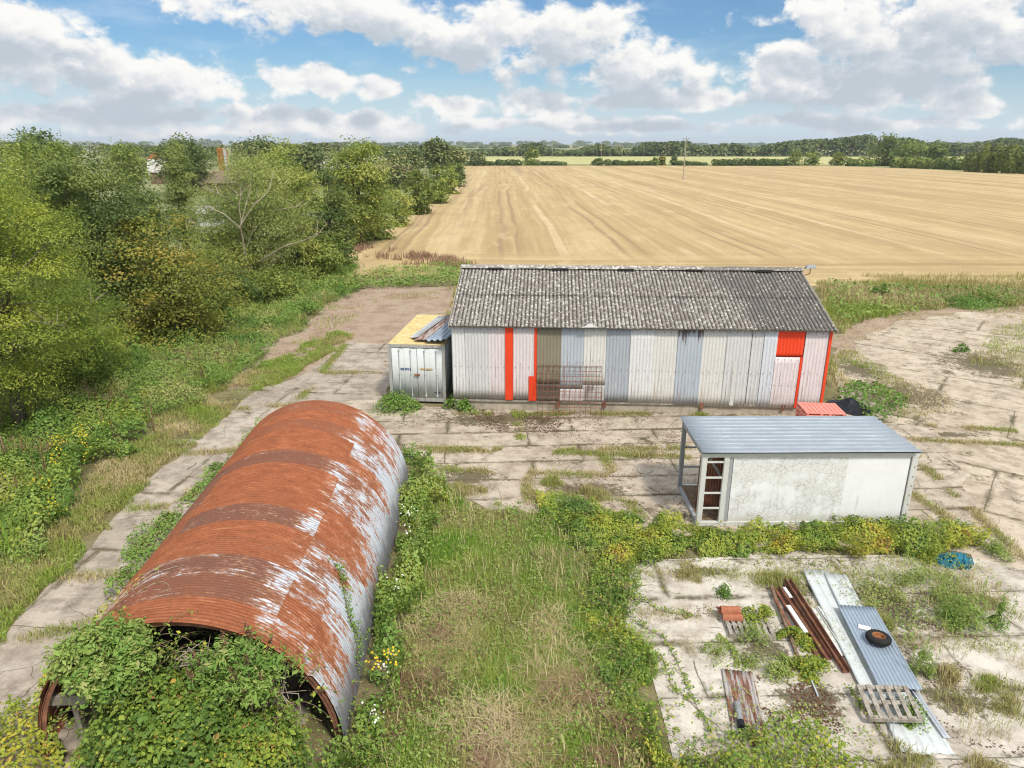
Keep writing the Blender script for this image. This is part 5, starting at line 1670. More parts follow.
def cover(name, px, per_m2, hmax, leaf, mat, kind='stuff', hmin=0.05, scale=0.8, tint0=0.45, tvar=0.35, tpatch=0.5, asp=0.7, ragged=0.25, up=0.9, cap=260000, world=False, zpow=0.45, edge=0.0, stems=0, lift=0.0):
    """low leafy growth over a patch of ground, with an uneven top"""
    poly = px if world else world_poly(px)
    x, y = sample_poly(poly, per_m2, ragged, cap)
    n = len(x)
    hh = np.clip((fbm(x, y, scale, 4) - 0.30) * 2.2, 0.03, 1.0)
    gap = rng.random(n) < np.clip(hh * 5, 0.12, 1)
    x, y, hh = x[gap], y[gap], hh[gap]
    n = len(x)
    top = hmin + (hmax - hmin) * hh
    z = top * rng.random(n) ** zpow + lift
    e = 0.12
    gx = (fbm(x + e, y, scale, 4) - fbm(x - e, y, scale, 4)) / (2 * e) * 2.1 * hmax
    gy = (fbm(x, y + e, scale, 4) - fbm(x, y - e, scale, 4)) / (2 * e) * 2.1 * hmax
    Nn = unit(np.stack([-gx, -gy, np.full(n, up)], 1) + rng.normal(size=(n, 3)) * 0.38)
    Nn[:, 2] = np.abs(Nn[:, 2])
    pt = fbm(x + 23, y - 9, scale * 0.75, 3) - 0.5
    tint = tint0 + pt * tpatch * 2 + rng.normal(0, tvar * 0.3, n)
    o = leaves(name, np.stack([x, y, z], 1), Nn, leaf * np.exp(rng.normal(0, 0.33, n)), leaf * asp * np.exp(rng.normal(0, 0.28, n)), tint, L[mat])
    if kind: o['kind'] = kind
    return o


def blade_geo(x, y, z0, h, w, lean, segs=2):
    """grass blades: tapered strips bending over"""
    n = len(x)
    az = rng.uniform(0, 2 * pi, n)
    face = az + pi / 2 + rng.normal(0, 0.4, n)
    dx, dy = np.cos(az) * lean * h, np.sin(az) * lean * h
    bx, by = np.cos(face) * w / 2, np.sin(face) * w / 2
    V = np.empty((n, 5, 3))
    V[:, 0] = np.stack([x - bx, y - by, z0], 1)
    V[:, 1] = np.stack([x + bx, y + by, z0], 1)
    V[:, 2] = np.stack([x + dx * 0.35 + bx * 0.7, y + dy * 0.35 + by * 0.7, z0 + h * 0.62], 1)
    V[:, 3] = np.stack([x + dx * 0.35 - bx * 0.7, y + dy * 0.35 - by * 0.7, z0 + h * 0.62], 1)
    V[:, 4] = np.stack([x + dx, y + dy, z0 + h * (1 - 0.25 * np.minimum(lean, 1.5))], 1)
    b = np.arange(n)[:, None] * 5
    F = np.concatenate([b + np.array([[0, 1, 2, 3]]), b + np.array([[3, 2, 4, 4]])], 1).reshape(-1, 4)
    T = np.concatenate([b + np.array([[0, 1, 2]]), b + np.array([[0, 2, 3]]), b + np.array([[3, 2, 4]])], 1).reshape(-1, 3)
    return V.reshape(-1, 3), T


def grass(name, px, per_m2, h, w, tint0, tpatch=0.6, lean=0.5, ragged=0.25, kind='stuff', cap=200000, scale=0.6, hvar=0.6, world=False, mask=None, mat='grass', tfun=None, zf=0.0, bend=0.35):
    poly = px if world else world_poly(px)
    x, y = sample_poly(poly, per_m2, ragged, cap)
    if mask is not None:
        k = mask(x, y)
        x, y = x[k], y[k]
    n = len(x)
    hh = h * np.clip(0.45 + (fbm(x, y, scale, 3) - 0.3) * 1.8 * hvar + rng.normal(0, 0.15, n), 0.2, 1.6)
    ln = np.abs(rng.normal(lean, bend, n))
    V, T = blade_geo(x, y, np.full(n, zf), hh, w * rng.uniform(0.6, 1.3, n), ln)
    pt = fbm(x + 61, y + 5, scale * 0.7, 4) - 0.5
    tint = np.full(n, tint0) if tfun is None else tfun(x, y)
    tint = tint + pt * tpatch * 2 + rng.normal(0, 0.11, n)
    o = np_obj(name, V, T, L[mat], None, tint=np.repeat(np.clip(tint, 0, 1), 5))
    if kind: o['kind'] = kind
    return o


# ------------------------------------------------------------------ hedgerow trees on the left, near to far
GH = 'trees and bushes of the long hedgerow'
tree('ash_tree', 22, 24.5, 139, 205, 'bright', 'large yellow green feathery ash tree at the left edge of the picture', GH, K=120, z0=0.7, cr=0.13, bare=7, dens=1.15, top=0.35)
tree('ash_tree', -70, 27, 120, 210, 'bright', 'yellow green ash tree cut off by the left edge beside the larger one', GH, K=70, z0=0.6)
tree('ash_tree', 85, 29.5, 262, 120, 'bright', 'lower light green sapling with bare twigs between the big ash and the ochre hawthorn', GH, K=60, z0=0.3, bare=5, tintc=0.42)
tree('oak_tree', 108, 37, 147, 128, 'dark', 'broad dark green tree behind the big yellow green ash', GH, K=100, z0=0.8, cr=0.15)
tree('oak_tree', 60, 46, 130, 110, 'mid', 'tall mid green tree top rising behind the yellow green ash', GH)
tree('hawthorn_bush', 172, 37.0, 217, 142, 'ochre', 'rounded ochre green hawthorn with a brownish crown in front of the dark tree', GH, 'bush', K=95, z0=0.25, cr=0.14, top=0.1, depth=0.9)
tree('oak_tree', 150, 52, 165, 80, 'dark', 'dark tree between the ochre hawthorn and the far house', GH, hmul=0.93)
tree('larch_tree', 192, 56, 141, 40, 'willow', 'slim pale green conical tree in the hedgerow near the rusty tower', GH, top=0.6, tintc=0.35, z0=1.2, cr=0.2)
tree('willow_tree', 258, 50, 152, 122, 'willow', 'pale willow with bare bleached branches in its middle', GH, K=95, bare=3, dens=0.9, top=0.3, z0=0.8)
tree('willow_tree', 296, 54, 150, 80, 'mid', 'leafy green tree leaning against the right side of the pale willow', GH, z0=0.3, tintc=0.62)
tree('elder_bush', 332, 60, 166, 56, 'dark', 'very dark green bush right of the willow', GH, 'bush', z0=0.3)
tree('elder_bush', 225, 44, 262, 64, 'dark', 'low dark bush at the foot of the willow beside the ochre hawthorn', GH, 'bush', z0=0.1)
tree('hawthorn_bush', 232, 49, 222, 84, 'mid', 'loose green bush between the ochre hawthorn and the trunk of the willow', GH, 'bush', z0=0.1, tintc=0.7)
tree('elder_bush', 275, 47, 262, 74, 'mid', 'low green bush under the bare branches of the willow', GH, 'bush', z0=0.1)
tree('elder_bush', 318, 56, 232, 62, 'mid', 'low bush hanging over the weeds at the bend of the hedgerow', GH, 'bush', z0=0.1, tintc=0.4)
tree('ash_tree', 361, 74, 133, 76, 'mid', 'tall domed grey green ash overlooking the corner of the stubble field', GH, K=100, tintc=0.62, cr=0.15, z0=0.8)
tree('hawthorn_bush', 345, 72, 190, 52, 'mid', 'bush at the foot of the tall domed ash on its left', GH, 'bush', z0=0.1)
tree('hawthorn_bush', 376, 79, 183, 44, 'mid', 'bush at the foot of the tall domed ash on its field side', GH, 'bush', z0=0.1, tintc=0.58)
tree('hawthorn_bush', 396, 92, 184, 38, 'mid', 'light green low bush in the hedge beyond the tall ash', GH, 'bush', z0=0.1, tintc=0.66)
tree('hawthorn_bush', 418, 108, 166, 34, 'ochre', 'round ochre bush in the narrow part of the hedge', GH, 'bush', z0=0.1, tintc=0.25)
tree('hawthorn_bush', 437, 128, 164, 28, 'mid', 'bush in the narrow hedge beyond the round ochre one', GH, 'bush', z0=0.1)
tree('hawthorn_bush', 450, 152, 163, 24, 'mid', 'small bush towards the far end of the hedge', GH, 'bush', z0=0.1, tintc=0.6)
tree('hawthorn_bush', 458, 178, 163, 18, 'dark', 'last dark bush where the hedge meets the far field edge', GH, 'bush', z0=0.1)
def bleached_limbs():
    par = [o for o in bpy.data.objects if o.get('label', '').startswith('pale willow with bare')][0]
    mb = MB()
    Y0 = 46.6
    def P(u, v, dy=0.0):
        yy = Y0 + dy
        d_ = yy * cos(PITCH)
        a = math.atan((v - 384) / FPX) + PITCH
        z = H - yy * math.tan(a)
        dd = yy * cos(PITCH) + (H - z) * sin(PITCH)
        return np.array(((u - 512) / FPX * dd, yy, z)) - np.array(par.location)
    for path, r in (([(248, 275, 1.5), (243, 240, .5), (240, 226, 0), (254, 205, -.3), (268, 192, 0), (274, 172, .6)], 0.10), ([(240, 228, 0), (224, 214, -.6), (211, 208, -.8), (203, 204, -1)], 0.07),
                    ([(241, 224, 0), (246, 205, .2), (250, 190, .4), (252, 172, .8)], 0.06), ([(241, 222, 0), (239, 205, -.2), (241, 196, -.2), (240, 184, 0)], 0.05), ([(254, 206, -.3), (258, 198, -.5), (256, 186, -.2)], 0.04),
                    ([(258, 262, 1), (285, 246, -.6), (305, 240, -1), (316, 236, -1.2), (328, 222, -1)], 0.07), ([(305, 240, -1), (320, 232, -1.6), (334, 232, -1.6)], 0.035), ([(316, 236, -1.2), (318, 222, -1), (324, 212, -.8)], 0.03),
                    ([(246, 250, .5), (252, 232, 0), (262, 222, -.4)], 0.05)):
        pts = [P(*q) for q in path]
        r *= 0.72
        mb.tube(pts, [r * (1 - 0.8 * i / (len(pts) - 1)) for i in range(len(pts))], 7)
    mb.build('bleached_limbs', M['dead_wood'], par)


bleached_limbs()
GB2 = 'trees standing beyond the hedgerow'
tree('oak_tree', 187, 150, 134, 60, 'dark', 'round dark oak standing beyond the farm roofs', GB2, leafpx=3.0)
tree('oak_tree', 48, 120, 130, 60, 'dark', 'dark tree top far behind the big ash at the left', GB2, leafpx=3.0)
tree('oak_tree', 132, 135, 141, 44, 'mid', 'tree standing just behind the orange roofed house', GB2, leafpx=3.0)
tree('oak_tree', 262, 190, 136, 48, 'far', 'rounded tree on the skyline right of the rusty tower', GB2, leafpx=2.8)
tree('oak_tree', 308, 180, 141, 50, 'far', 'dark tree on the skyline between the willow and the tall ash', GB2, leafpx=2.8)
tree('oak_tree', 282, 105, 152, 60, 'mid', 'green tree behind the top of the pale willow', GB2, leafpx=3.0)
tree('oak_tree', 437, 215, 135, 34, 'far', 'tall tree above the far end of the hedge', GB2, leafpx=2.8)
tree('oak_tree', 408, 235, 146, 40, 'far', 'low tree beyond the small dark roofed shed', GB2, leafpx=2.8, tintc=0.6)
tree('oak_tree', 455, 240, 146, 30, 'far', 'pale tree at the end of the long hedgerow', GB2, leafpx=2.8, tintc=0.75)
tree('oak_tree', 398, 170, 151, 40, 'far', 'brownish tree just above the narrow part of the hedge', GB2, leafpx=2.8, tintc=0.8)

# hedge along the far side of the stubble field
GF = 'bushes along the far side of the stubble field'
far_bushes = [
    (478, 345, 151, 20, 'far', 0.5, 'bush in the far hedge nearest the long hedgerow'),
    (531, 352, 146, 20, 'mid', 0.45, 'tallest rounded tree in the left part of the far hedge'),
    (598, 350, 157, 14, 'dark', 0.5, 'small round bush at the left end of a low far hedge'),
    (655, 350, 157, 7, 'mid', 0.3, 'narrow dark bush left of the pale one near the pole'),
    (662, 352, 155, 8, 'ochre', 0.7, 'little pale yellowish tree near the lone pole'),
    (674, 352, 156, 9, 'dark', 0.5, 'small dark tree beside the little pale one near the lone pole'),
    (794, 350, 149, 17, 'mid', 0.35, 'left of two round trees together in the far hedge'),
    (811, 350, 150, 19, 'mid', 0.4, 'right of two round trees together in the far hedge'),
    (837, 350, 151, 16, 'ochre', 0.35, 'brownish round tree just right of the pair in the far hedge'),
    (884, 345, 133, 36, 'dark', 0.6, 'tallest dark tree of the group at the right of the far hedge'),
    (908, 340, 138, 40, 'mid', 0.35, 'broad green tree beside the tallest one in the far hedge'),
    (936, 335, 139, 24, 'dark', 0.6, 'dark rounded tree at the right side of the far tree group'),
]
for u, Y, vt, w, k, tc, lab in far_bushes:
    tree('hedge_tree', u, Y, vt, w, k, lab, GF, leafpx=2.4, tintc=tc, z0=0.1, K=40)


def hedge_run(name, pts, label, kind='mid', tc=0.4, dens=1.0):
    """a clipped run of hedge: pts = (u, Y, vtop)"""
    t = None
    Ps, Ns, Ts = [], [], []
    for (u0, Y0, v0), (u1, Y1, v1) in zip(pts[:-1], pts[1:]):
        k = max(2, int(abs(u1 - u0) / 4))
        for j in range(k):
            f = (j + random.random()) / k
            u, Y, v = u0 + (u1 - u0) * f, Y0 + (Y1 - Y0) * f, v0 + (v1 - v0) * f
            dd = Y * cos(PITCH) + H * sin(PITCH)
            X = (u - 512) / FPX * dd
            a = math.atan((v - 384) / FPX) + PITCH
            Ht = max(1.2, H - Y * math.tan(a)) * random.uniform(0.75, 1.12)
            w = random.uniform(5, 9) / FPX * dd
            n = int(110 * dens)
            d = sphere_dirs(n)
            P = np.stack([X + d[:, 0] * w * 0.55, Y + d[:, 1] * w * 0.5, np.maximum(0.1, Ht * 0.5 + d[:, 2] * Ht * 0.5)], 1)
            Ps.append(P)
            Ns.append(unit(d + np.array((0, 0, 0.5)) + rng.normal(size=(n, 3)) * 0.4))
            Ts.append(np.full(n, tc + random.uniform(-0.25, 0.25)) + rng.normal(0, 0.15, n))
    P = np.concatenate(Ps)
    c = P.mean(0)
    dd = c[1]
    Lf = 2.6 * dd / FPX
    o = leaves(name, P - np.array((c[0], c[1], 0)), np.concatenate(Ns), Lf * rng.uniform(0.7, 1.4, len(P)), Lf * 0.7, np.concatenate(Ts), L[TREE_KINDS[kind][0]], None, loc=(c[0], c[1], 0))
    tag(o, label, 'hedge', 'low hedge runs around the stubble field')


hedge_run('hedge', [(466, 346, 161), (520, 348, 160)], 'low hedge run left of the tallest tree in the far hedge', 'dark')
hedge_run('hedge', [(538, 350, 162), (566, 350, 162)], 'short low hedge right of the tallest left tree', 'dark')
hedge_run('hedge', [(604, 348, 160), (652, 348, 161)], 'low hedge between the small round bush and the pale little tree', 'dark')
hedge_run('hedge', [(678, 349, 161), (706, 349, 162)], 'low hedge just behind the lone pole', 'dark')
hedge_run('hedge', [(711, 346, 159), (786, 346, 159)], 'low dark hedge running up to the pair of round trees', 'dark')
hedge_run('hedge', [(846, 340, 158), (872, 336, 158)], 'low hedge left of the tallest dark far tree', 'mid')
hedge_run('hedge', [(890, 320, 158), (935, 300, 157), (975, 285, 155)], 'hedge in front of the right far tree group', 'mid')
hedge_run('hedge', [(962, 275, 152), (1000, 258, 150), (1060, 246, 152)], 'tall brownish hedge at the right end of the stubble field', 'ochre', 0.2, 1.6)
hedge_run('hedge', [(978, 300, 145), (1000, 290, 143), (1070, 285, 142)], 'tall yellow green hedge behind the brownish one at the right', 'ochre', 0.35, 2.2)


# ------------------------------------------------------------------ far woods: single masses
def wood(name, prof, Y, n, leafpx, tc, kindmat='far', thick=40, base_v=158):
    us = np.array([p[0] for p in prof], float)
    vs = np.array([p[1] for p in prof], float)
    K = n // 90
    u = rng.uniform(us[0], us[-1], K)
    yy = Y + rng.uniform(0, thick, K)
    dd = yy * cos(PITCH) + H * sin(PITCH)
    X = (u - 512) / FPX * dd
    vt = np.interp(u, us, vs) + np.abs(rng.normal(0, 2.0, K)) + 1.0
    top = H - yy * np.tan(np.arctan((vt - 384) / FPX) + PITCH)
    top = np.clip(top, 3, 40)
    Ps, Ns, Ts = [], [], []
    for i in range(K):
        w = rng.uniform(4, 11) / FPX * dd[i]
        m = 90
        d = sphere_dirs(m)
        d[:, 2] = np.abs(d[:, 2]) * 1.2 - 0.2
        h = top[i]
        cz = h * 0.62
        P = np.stack([X[i] + d[:, 0] * w * 0.5, yy[i] + d[:, 1] * w * 0.4, np.maximum(0.2, cz + d[:, 2] * h * 0.38)], 1)
        low = rng.random(m) < 0.25
        P[low, 2] *= rng.random(low.sum())
        Ps.append(P)
        Ns.append(unit(d + np.array((0, 0, 0.4)) + rng.normal(size=(m, 3)) * 0.4))
        Ts.append(np.full(m, tc + rng.normal(0, 0.2)) + rng.normal(0, 0.12, m))
    P = np.concatenate(Ps)
    Lf = leafpx * Y / FPX
    o = leaves(name, P, np.concatenate(Ns), Lf * rng.uniform(0.7, 1.4, len(P)), Lf * 0.75, np.concatenate(Ts), L[kindmat])
    o['kind'] = 'stuff'
    return o


wood('woodland', [(380, 150), (440, 152), (470, 148), (500, 147), (520, 144), (538, 140), (552, 148), (575, 149), (598, 142), (612, 147), (630, 147), (645, 141), (665, 140), (682, 138), (700, 145), (728, 141), (752, 146), (775, 141), (800, 138), (830, 137), (858, 134), (868, 132), (876, 138), (905, 136), (925, 141), (955, 142), (975, 141), (1000, 136), (1024, 138), (1100, 138)], 585, 80000, 2.2, 0.42)
wood('woodland', [(-250, 139), (0, 140), (100, 142), (160, 144), (205, 146), (250, 139), (300, 143), (330, 141), (400, 144), (440, 141), (470, 149)], 300, 36000, 2.2, 0.5, thick=60)
wood('distant_woodland', [(-300, 146), (200, 145), (420, 145), (520, 143), (700, 144), (900, 142), (1300, 142)], 1500, 45000, 1.8, 0.45, thick=200)
wood('distant_woodland', [(-300, 141), (150, 140), (200, 138), (300, 141), (500, 140), (560, 139), (700, 142), (1000, 140), (1300, 140)], 2600, 45000, 1.6, 0.4, thick=300)

# ------------------------------------------------------------------ weeds and undergrowth
WEED_BANK = [(-60, 420), (60, 398), (110, 368), (150, 345), (205, 328), (250, 305), (300, 268), (338, 250), (352, 262), (356, 290), (318, 312), (296, 332), (258, 362), (212, 398), (150, 432), (100, 468), (70, 520), (20, 560), (-60, 600)]
cover('undergrowth', WEED_BANK, 480, 0.85, 0.085, 'weed', hmin=0.03, scale=0.9, tint0=0.56, tpatch=0.7, cap=240000, ragged=0.8)
grass('bank_grass', WEED_BANK, 70, 0.8, 0.02, 0.36, 0.6, 0.35, cap=40000, scale=0.5, mask=lambda x, y: fbm(x, y, 0.4, 3) > 0.48)
cover('bramble_cover', [(-60, 430), (60, 410), (140, 400), (150, 432), (95, 475), (40, 540), (-60, 585)], 260, 1.0, 0.10, 'bramble', hmin=0.05, scale=0.9, tint0=0.46, tpatch=0.4, cap=60000, ragged=0.6)
grass('dead_stalks', [(-20, 430), (80, 405), (140, 400), (230, 350), (250, 345), (150, 440), (60, 490), (-20, 530)], 9, 1.5, 0.03, 0.45, 0.5, 0.12, cap=9000, scale=0.9, mat='dead', bend=0.1, mask=lambda x, y: fbm(x + 4, y, 0.7, 3) > 0.52)
cover('undergrowth', [(60, 330), (160, 322), (250, 300), (320, 250), (345, 232), (352, 252), (300, 272), (250, 308), (150, 350), (60, 402)], 60, 1.6, 0.20, 'weed', hmin=0.3, scale=0.3, tint0=0.25, cap=60000, ragged=0.6)
cover('field_margin_weeds', [(268, 322), (300, 300), (345, 272), (400, 268), (470, 268), (470, 287), (370, 290), (325, 300), (300, 328)], 60, 0.75, 0.17, 'weed', hmin=0.1, scale=0.35, tint0=0.6, cap=60000, ragged=0.5)
grass('dead_docks', [(330, 252), (352, 250), (400, 264), (470, 270), (470, 258), (400, 254), (350, 240)], 60, 0.8, 0.05, 0.85, 0.3, 0.3, ragged=0.9, cap=30000, scale=0.3, mat='dead', bend=0.2, mask=lambda x, y: fbm(x, y, 0.4, 3) > 0.42)
cover('hedge_bottom', [(338, 246), (372, 228), (412, 205), (440, 190), (462, 178), (462, 174), (436, 186), (400, 205), (362, 228), (330, 246)], 14, 0.9, 0.3, 'weed', hmin=0.2, scale=0.15, tint0=0.65, cap=40000, ragged=0.8)

DRY_LEFT = [(-80, 700), (-80, 600), (20, 556), (72, 515), (105, 465), (150, 432), (195, 396), (232, 378), (300, 350), (335, 330), (352, 335), (300, 374), (236, 408), (178, 455), (120, 510), (60, 578), (0, 652)]
grass('dry_grass', DRY_LEFT, 800, 0.28, 0.016, 0.60, 0.8, 0.6, cap=130000, scale=0.9, mask=lambda x, y: fbm(x, y, 0.7, 3) > 0.27)
cover('low_weeds', DRY_LEFT, 60, 0.22, 0.07, 'weed', hmin=0.02, scale=0.8, tint0=0.7, cap=20000)
grass('dry_grass', [(245, 350), (310, 325), (330, 300), (420, 288), (470, 284), (470, 300), (380, 300), (330, 345), (250, 392)], 40, 0.28, 0.03, 0.58, 0.4, 0.5, cap=20000, mask=lambda x, y: fbm(x, y, 0.5, 3) > 0.52)

GRASS = [(428, 478), (480, 508), (540, 520), (590, 545), (618, 580), (632, 640), (662, 720), (712, 800), (350, 800), (385, 700), (405, 640), (418, 560), (432, 500)]
def gtint(x, y):
    """greener towards the yard, straw and brown towards the front"""
    c = np.exp(-((x + 0.4) / 1.1) ** 2)
    return 0.22 + np.clip((14.4 - y) / 3.2, 0, 1) * (0.10 + 0.18 * c) - 0.14 * np.exp(-((x - 0.1) / 0.8) ** 2 - ((y - 16.0) / 1.3) ** 2)
grass('rough_grass', GRASS, 2100, 0.18, 0.012, 0.4, 0.70, 0.75, cap=190000, tfun=gtint, scale=1.1)
grass('straw_grass', [(430, 600), (490, 575), (570, 620), (620, 720), (540, 768), (450, 730), (430, 660)], 520, 0.30, 0.011, 0.82, 0.4, 1.7, cap=60000, bend=0.6, scale=1.2, ragged=0.5, mask=lambda x, y: fbm(x, y, 1.3, 4) > 0.46)
grass('seed_heads', GRASS, 40, 0.55, 0.014, 0.85, 0.3, 0.35, cap=6000, bend=0.25, scale=0.9)
cover('tall_weeds', GRASS, 120, 0.5, 0.06, 'weed', hmin=0.0, scale=1.6, tint0=0.6, tpatch=0.6, cap=16000)
grass('straw_grass', [(540, 555), (590, 555), (585, 590), (540, 590)], 900, 0.5, 0.010, 0.8, 0.2, 0.6, cap=9000)
grass('dead_grass', [(490, 690), (600, 665), (650, 730), (660, 790), (480, 790)], 1100, 0.24, 0.013, 0.78, 0.5, 1.3, cap=40000, mat='dead', bend=0.4, mask=lambda x, y: fbm(x + 9, y, 1.4, 4) > 0.55)
grass('dead_grass', [(385, 600), (430, 570), (470, 600), (440, 700), (380, 760)], 900, 0.26, 0.010, 0.8, 0.5, 0.9, cap=20000, mat='dead', mask=lambda x, y: fbm(x + 2, y, 1.2, 3) > 0.5)
cover('low_weeds', GRASS, 150, 0.24, 0.055, 'weed', hmin=0.02, scale=0.7, tint0=0.72, cap=30000)

cover('low_weeds', [(575, 545), (650, 556), (645, 600), (636, 640), (648, 690), (688, 735), (765, 775), (740, 800), (640, 800), (620, 740), (590, 680), (575, 620), (565, 580)], 380, 0.25, 0.055, 'weed', hmin=0.03, scale=1.5, tint0=0.72, tpatch=0.6, cap=20000, ragged=0.4)
HUT_SIDE = [(402, 458), (440, 470), (446, 500), (432, 540), (425, 590), (408, 650), (390, 700), (372, 790), (340, 800), (352, 745), (372, 660), (392, 580), (403, 500)]
cover('bramble_cover', HUT_SIDE, 1100, 0.85, 0.066, 'bramble', hmin=0.0, scale=1.3, tint0=0.46, tpatch=0.5, cap=60000, ragged=0.3)
cover('nettles', HUT_SIDE, 560, 1.05, 0.085, 'weed', hmin=0.05, scale=1.3, tint0=0.6, tpatch=0.4, cap=30000, ragged=0.3)
STRIP = [(532, 508), (575, 508), (640, 524), (700, 533), (800, 529), (905, 524), (965, 538), (985, 552), (940, 560), (880, 556), (800, 557), (700, 557), (640, 566), (575, 556)]
cover('bramble_cover', STRIP, 1700, 0.54, 0.062, 'bramble', hmin=0.0, scale=1.5, tint0=0.56, tpatch=0.6, cap=60000, ragged=0.3)
for P_ in (STRIP, ):
    cover('low_weeds', P_, 500, 0.3, 0.055, 'weed', hmin=0.03, scale=1.5, tint0=0.7, tpatch=0.6, cap=20000, ragged=0.5)
SIDE = [(575, 545), (642, 556), (638, 600), (626, 640), (640, 690), (676, 735), (750, 775), (740, 800), (690, 800), (650, 740), (612, 680), (596, 620), (585, 580)]
cover('bramble_cover', SIDE, 1300, 0.58, 0.058, 'bramble', hmin=0.0, scale=1.5, tint0=0.54, tpatch=0.6, cap=60000, ragged=0.4)
cover('bramble_cover', [(690, 752), (740, 742), (800, 735), (850, 750), (870, 800), (680, 800)], 700, 0.45, 0.07, 'bramble', hmin=0.05, scale=1.2, tint0=0.5, tpatch=0.45, cap=30000, ragged=0.2)
cover('bramble_cover', [(480, 752), (530, 745), (540, 790), (470, 795)], 500, 0.3, 0.06, 'weed', hmin=0.05, scale=1.2, tint0=0.4, cap=8000)
cover('bramble_cover', [(-60, 745), (20, 715), (60, 730), (95, 800), (-60, 860)], 700, 0.8, 0.08, 'bramble', hmin=0.1, scale=1.0, tint0=0.72, tpatch=0.3, cap=30000, ragged=0.2)
cover('bramble_cover', [(850, 388), (905, 405), (905, 420), (870, 422), (838, 402)], 160, 0.8, 0.13, 'weed', hmin=0.1, scale=0.6, tint0=0.35, cap=10000)
cover('nettles', [(130, 545), (165, 520), (215, 468), (240, 440), (262, 425), (268, 432), (215, 500), (170, 555), (135, 600), (110, 610)], 420, 0.5, 0.085, 'weed', hmin=0.05, scale=0.9, tint0=0.45, cap=16000, ragged=0.2)

grass('margin_grass', [(818, 284), (900, 281), (1100, 288), (1150, 306), (965, 307), (905, 313), (868, 322), (840, 334), (826, 326)], 110, 0.5, 0.035, 0.60, 0.5, 0.4, cap=90000, scale=0.25)
grass('margin_grass', [(12.3, 28.5), (14.6, 29), (17, 40), (17, 52), (-4, 54), (-4, 36.5), (12.0, 36.0)], 70, 0.4, 0.035, 0.58, 0.5, 0.4, cap=30000, scale=0.4, world=True)
cover('margin_weeds', [(825, 288), (1100, 292), (1100, 306), (960, 308), (870, 322), (835, 335)], 14, 0.7, 0.2, 'weed', hmin=0.1, scale=0.25, tint0=0.55, cap=20000)
grass('dead_grass', [(860, 276), (1100, 276), (1100, 288), (900, 284)], 40, 0.6, 0.035, 0.75, 0.3, 0.4, cap=40000, scale=0.2)
# worn grassy patches on the right-hand concrete and in the joints of the yard
grass('thin_grass', [(838, 334), (905, 312), (965, 305), (1200, 304), (1200, 312), (905, 322), (868, 336), (850, 360), (838, 365)], 60, 0.16, 0.025, 0.66, 0.5, 0.6, cap=20000, mask=lambda x, y: fbm(x, y, 0.7, 3) > 0.42)
patch = [(838, 352), (872, 345), (900, 372), (945, 395), (965, 415), (900, 420), (860, 402), (838, 388)]
grass('thin_grass', [(880, 372), (935, 388), (965, 415), (905, 418), (868, 400)], 160, 0.14, 0.02, 0.66, 0.4, 0.6, cap=30000)
grass('thin_grass', [(990, 330), (1024, 322), (1120, 340), (1120, 400), (1010, 388), (965, 366)], 120, 0.2, 0.022, 0.5, 0.5, 0.6, cap=30000, mask=lambda x, y: fbm(x, y, 0.5, 3) > 0.47)
grass('thin_grass', [(838, 352), (850, 350), (905, 378), (915, 388), (895, 388), (850, 366), (838, 362)], 200, 0.18, 0.02, 0.4, 0.4, 0.5, cap=12000)


def joint_tufts(name, lines, per_m, h, w, tint, spread=0.12, mat='grass', thr=0.5):
    xs, ys = [], []
    for a, b in lines:
        A, B = np.array(at(*a)), np.array(at(*b))
        n = int(np.linalg.norm(B - A) * per_m)
        t = rng.random(n)
        p = A + (B - A) * t[:, None] + rng.normal(0, spread, (n, 2))
        xs.append(p[:, 0])
        ys.append(p[:, 1])
    x, y = np.concatenate(xs), np.concatenate(ys)
    k = fbm(x, y, 0.8, 3) > thr
    x, y = x[k], y[k]
    n = len(x)
    V, T = blade_geo(x, y, np.full(n, 0.015), h * rng.uniform(0.3, 1.2, n), w * rng.uniform(0.6, 1.3, n), np.abs(rng.normal(0.6, 0.3, n)))
    ti = tint + (fbm(x + 7, y, 0.8, 3) - 0.5) * 0.9 + rng.normal(0, 0.1, n)
    np_obj(name, V, T, L[mat], None, tint=np.repeat(np.clip(ti, 0, 1), 5))['kind'] = 'stuff'


joint_tufts('joint_grass', [((430, 452), (690, 449)), ((400, 448), (690, 458)), ((440, 470), (690, 480)), ((440, 488), (690, 505)), ((455, 415), (700, 415)), ((515, 412), (530, 505)), ((600, 452), (640, 520)),
                            ((905, 425), (1024, 432)), ((910, 440), (1024, 446)), ((880, 425), (1024, 560)), ((905, 490), (1010, 560))], 420, 0.15, 0.014, 0.58, 0.12, thr=0.44)
joint_tufts('joint_grass', [((640, 575), (960, 578)), ((632, 615), (720, 616)), ((632, 648), (760, 650)), ((640, 690), (720, 700)), ((860, 640), (1024, 650)), ((900, 560), (1024, 620)), ((760, 560), (900, 700)), ((880, 700), (1024, 690))], 300, 0.15, 0.010, 0.52, 0.15, thr=0.45)
joint_tufts('joint_grass', [((180, 455), (250, 450)), ((125, 510), (215, 505)), ((60, 578), (160, 575)), ((236, 410), (300, 405)), ((215, 430), (260, 430)), ((215, 470), (130, 560)), ((300, 375), (390, 372)), ((345, 345), (300, 400)), ((20, 640), (120, 620))], 380, 0.15, 0.014, 0.58, 0.13, thr=0.44)


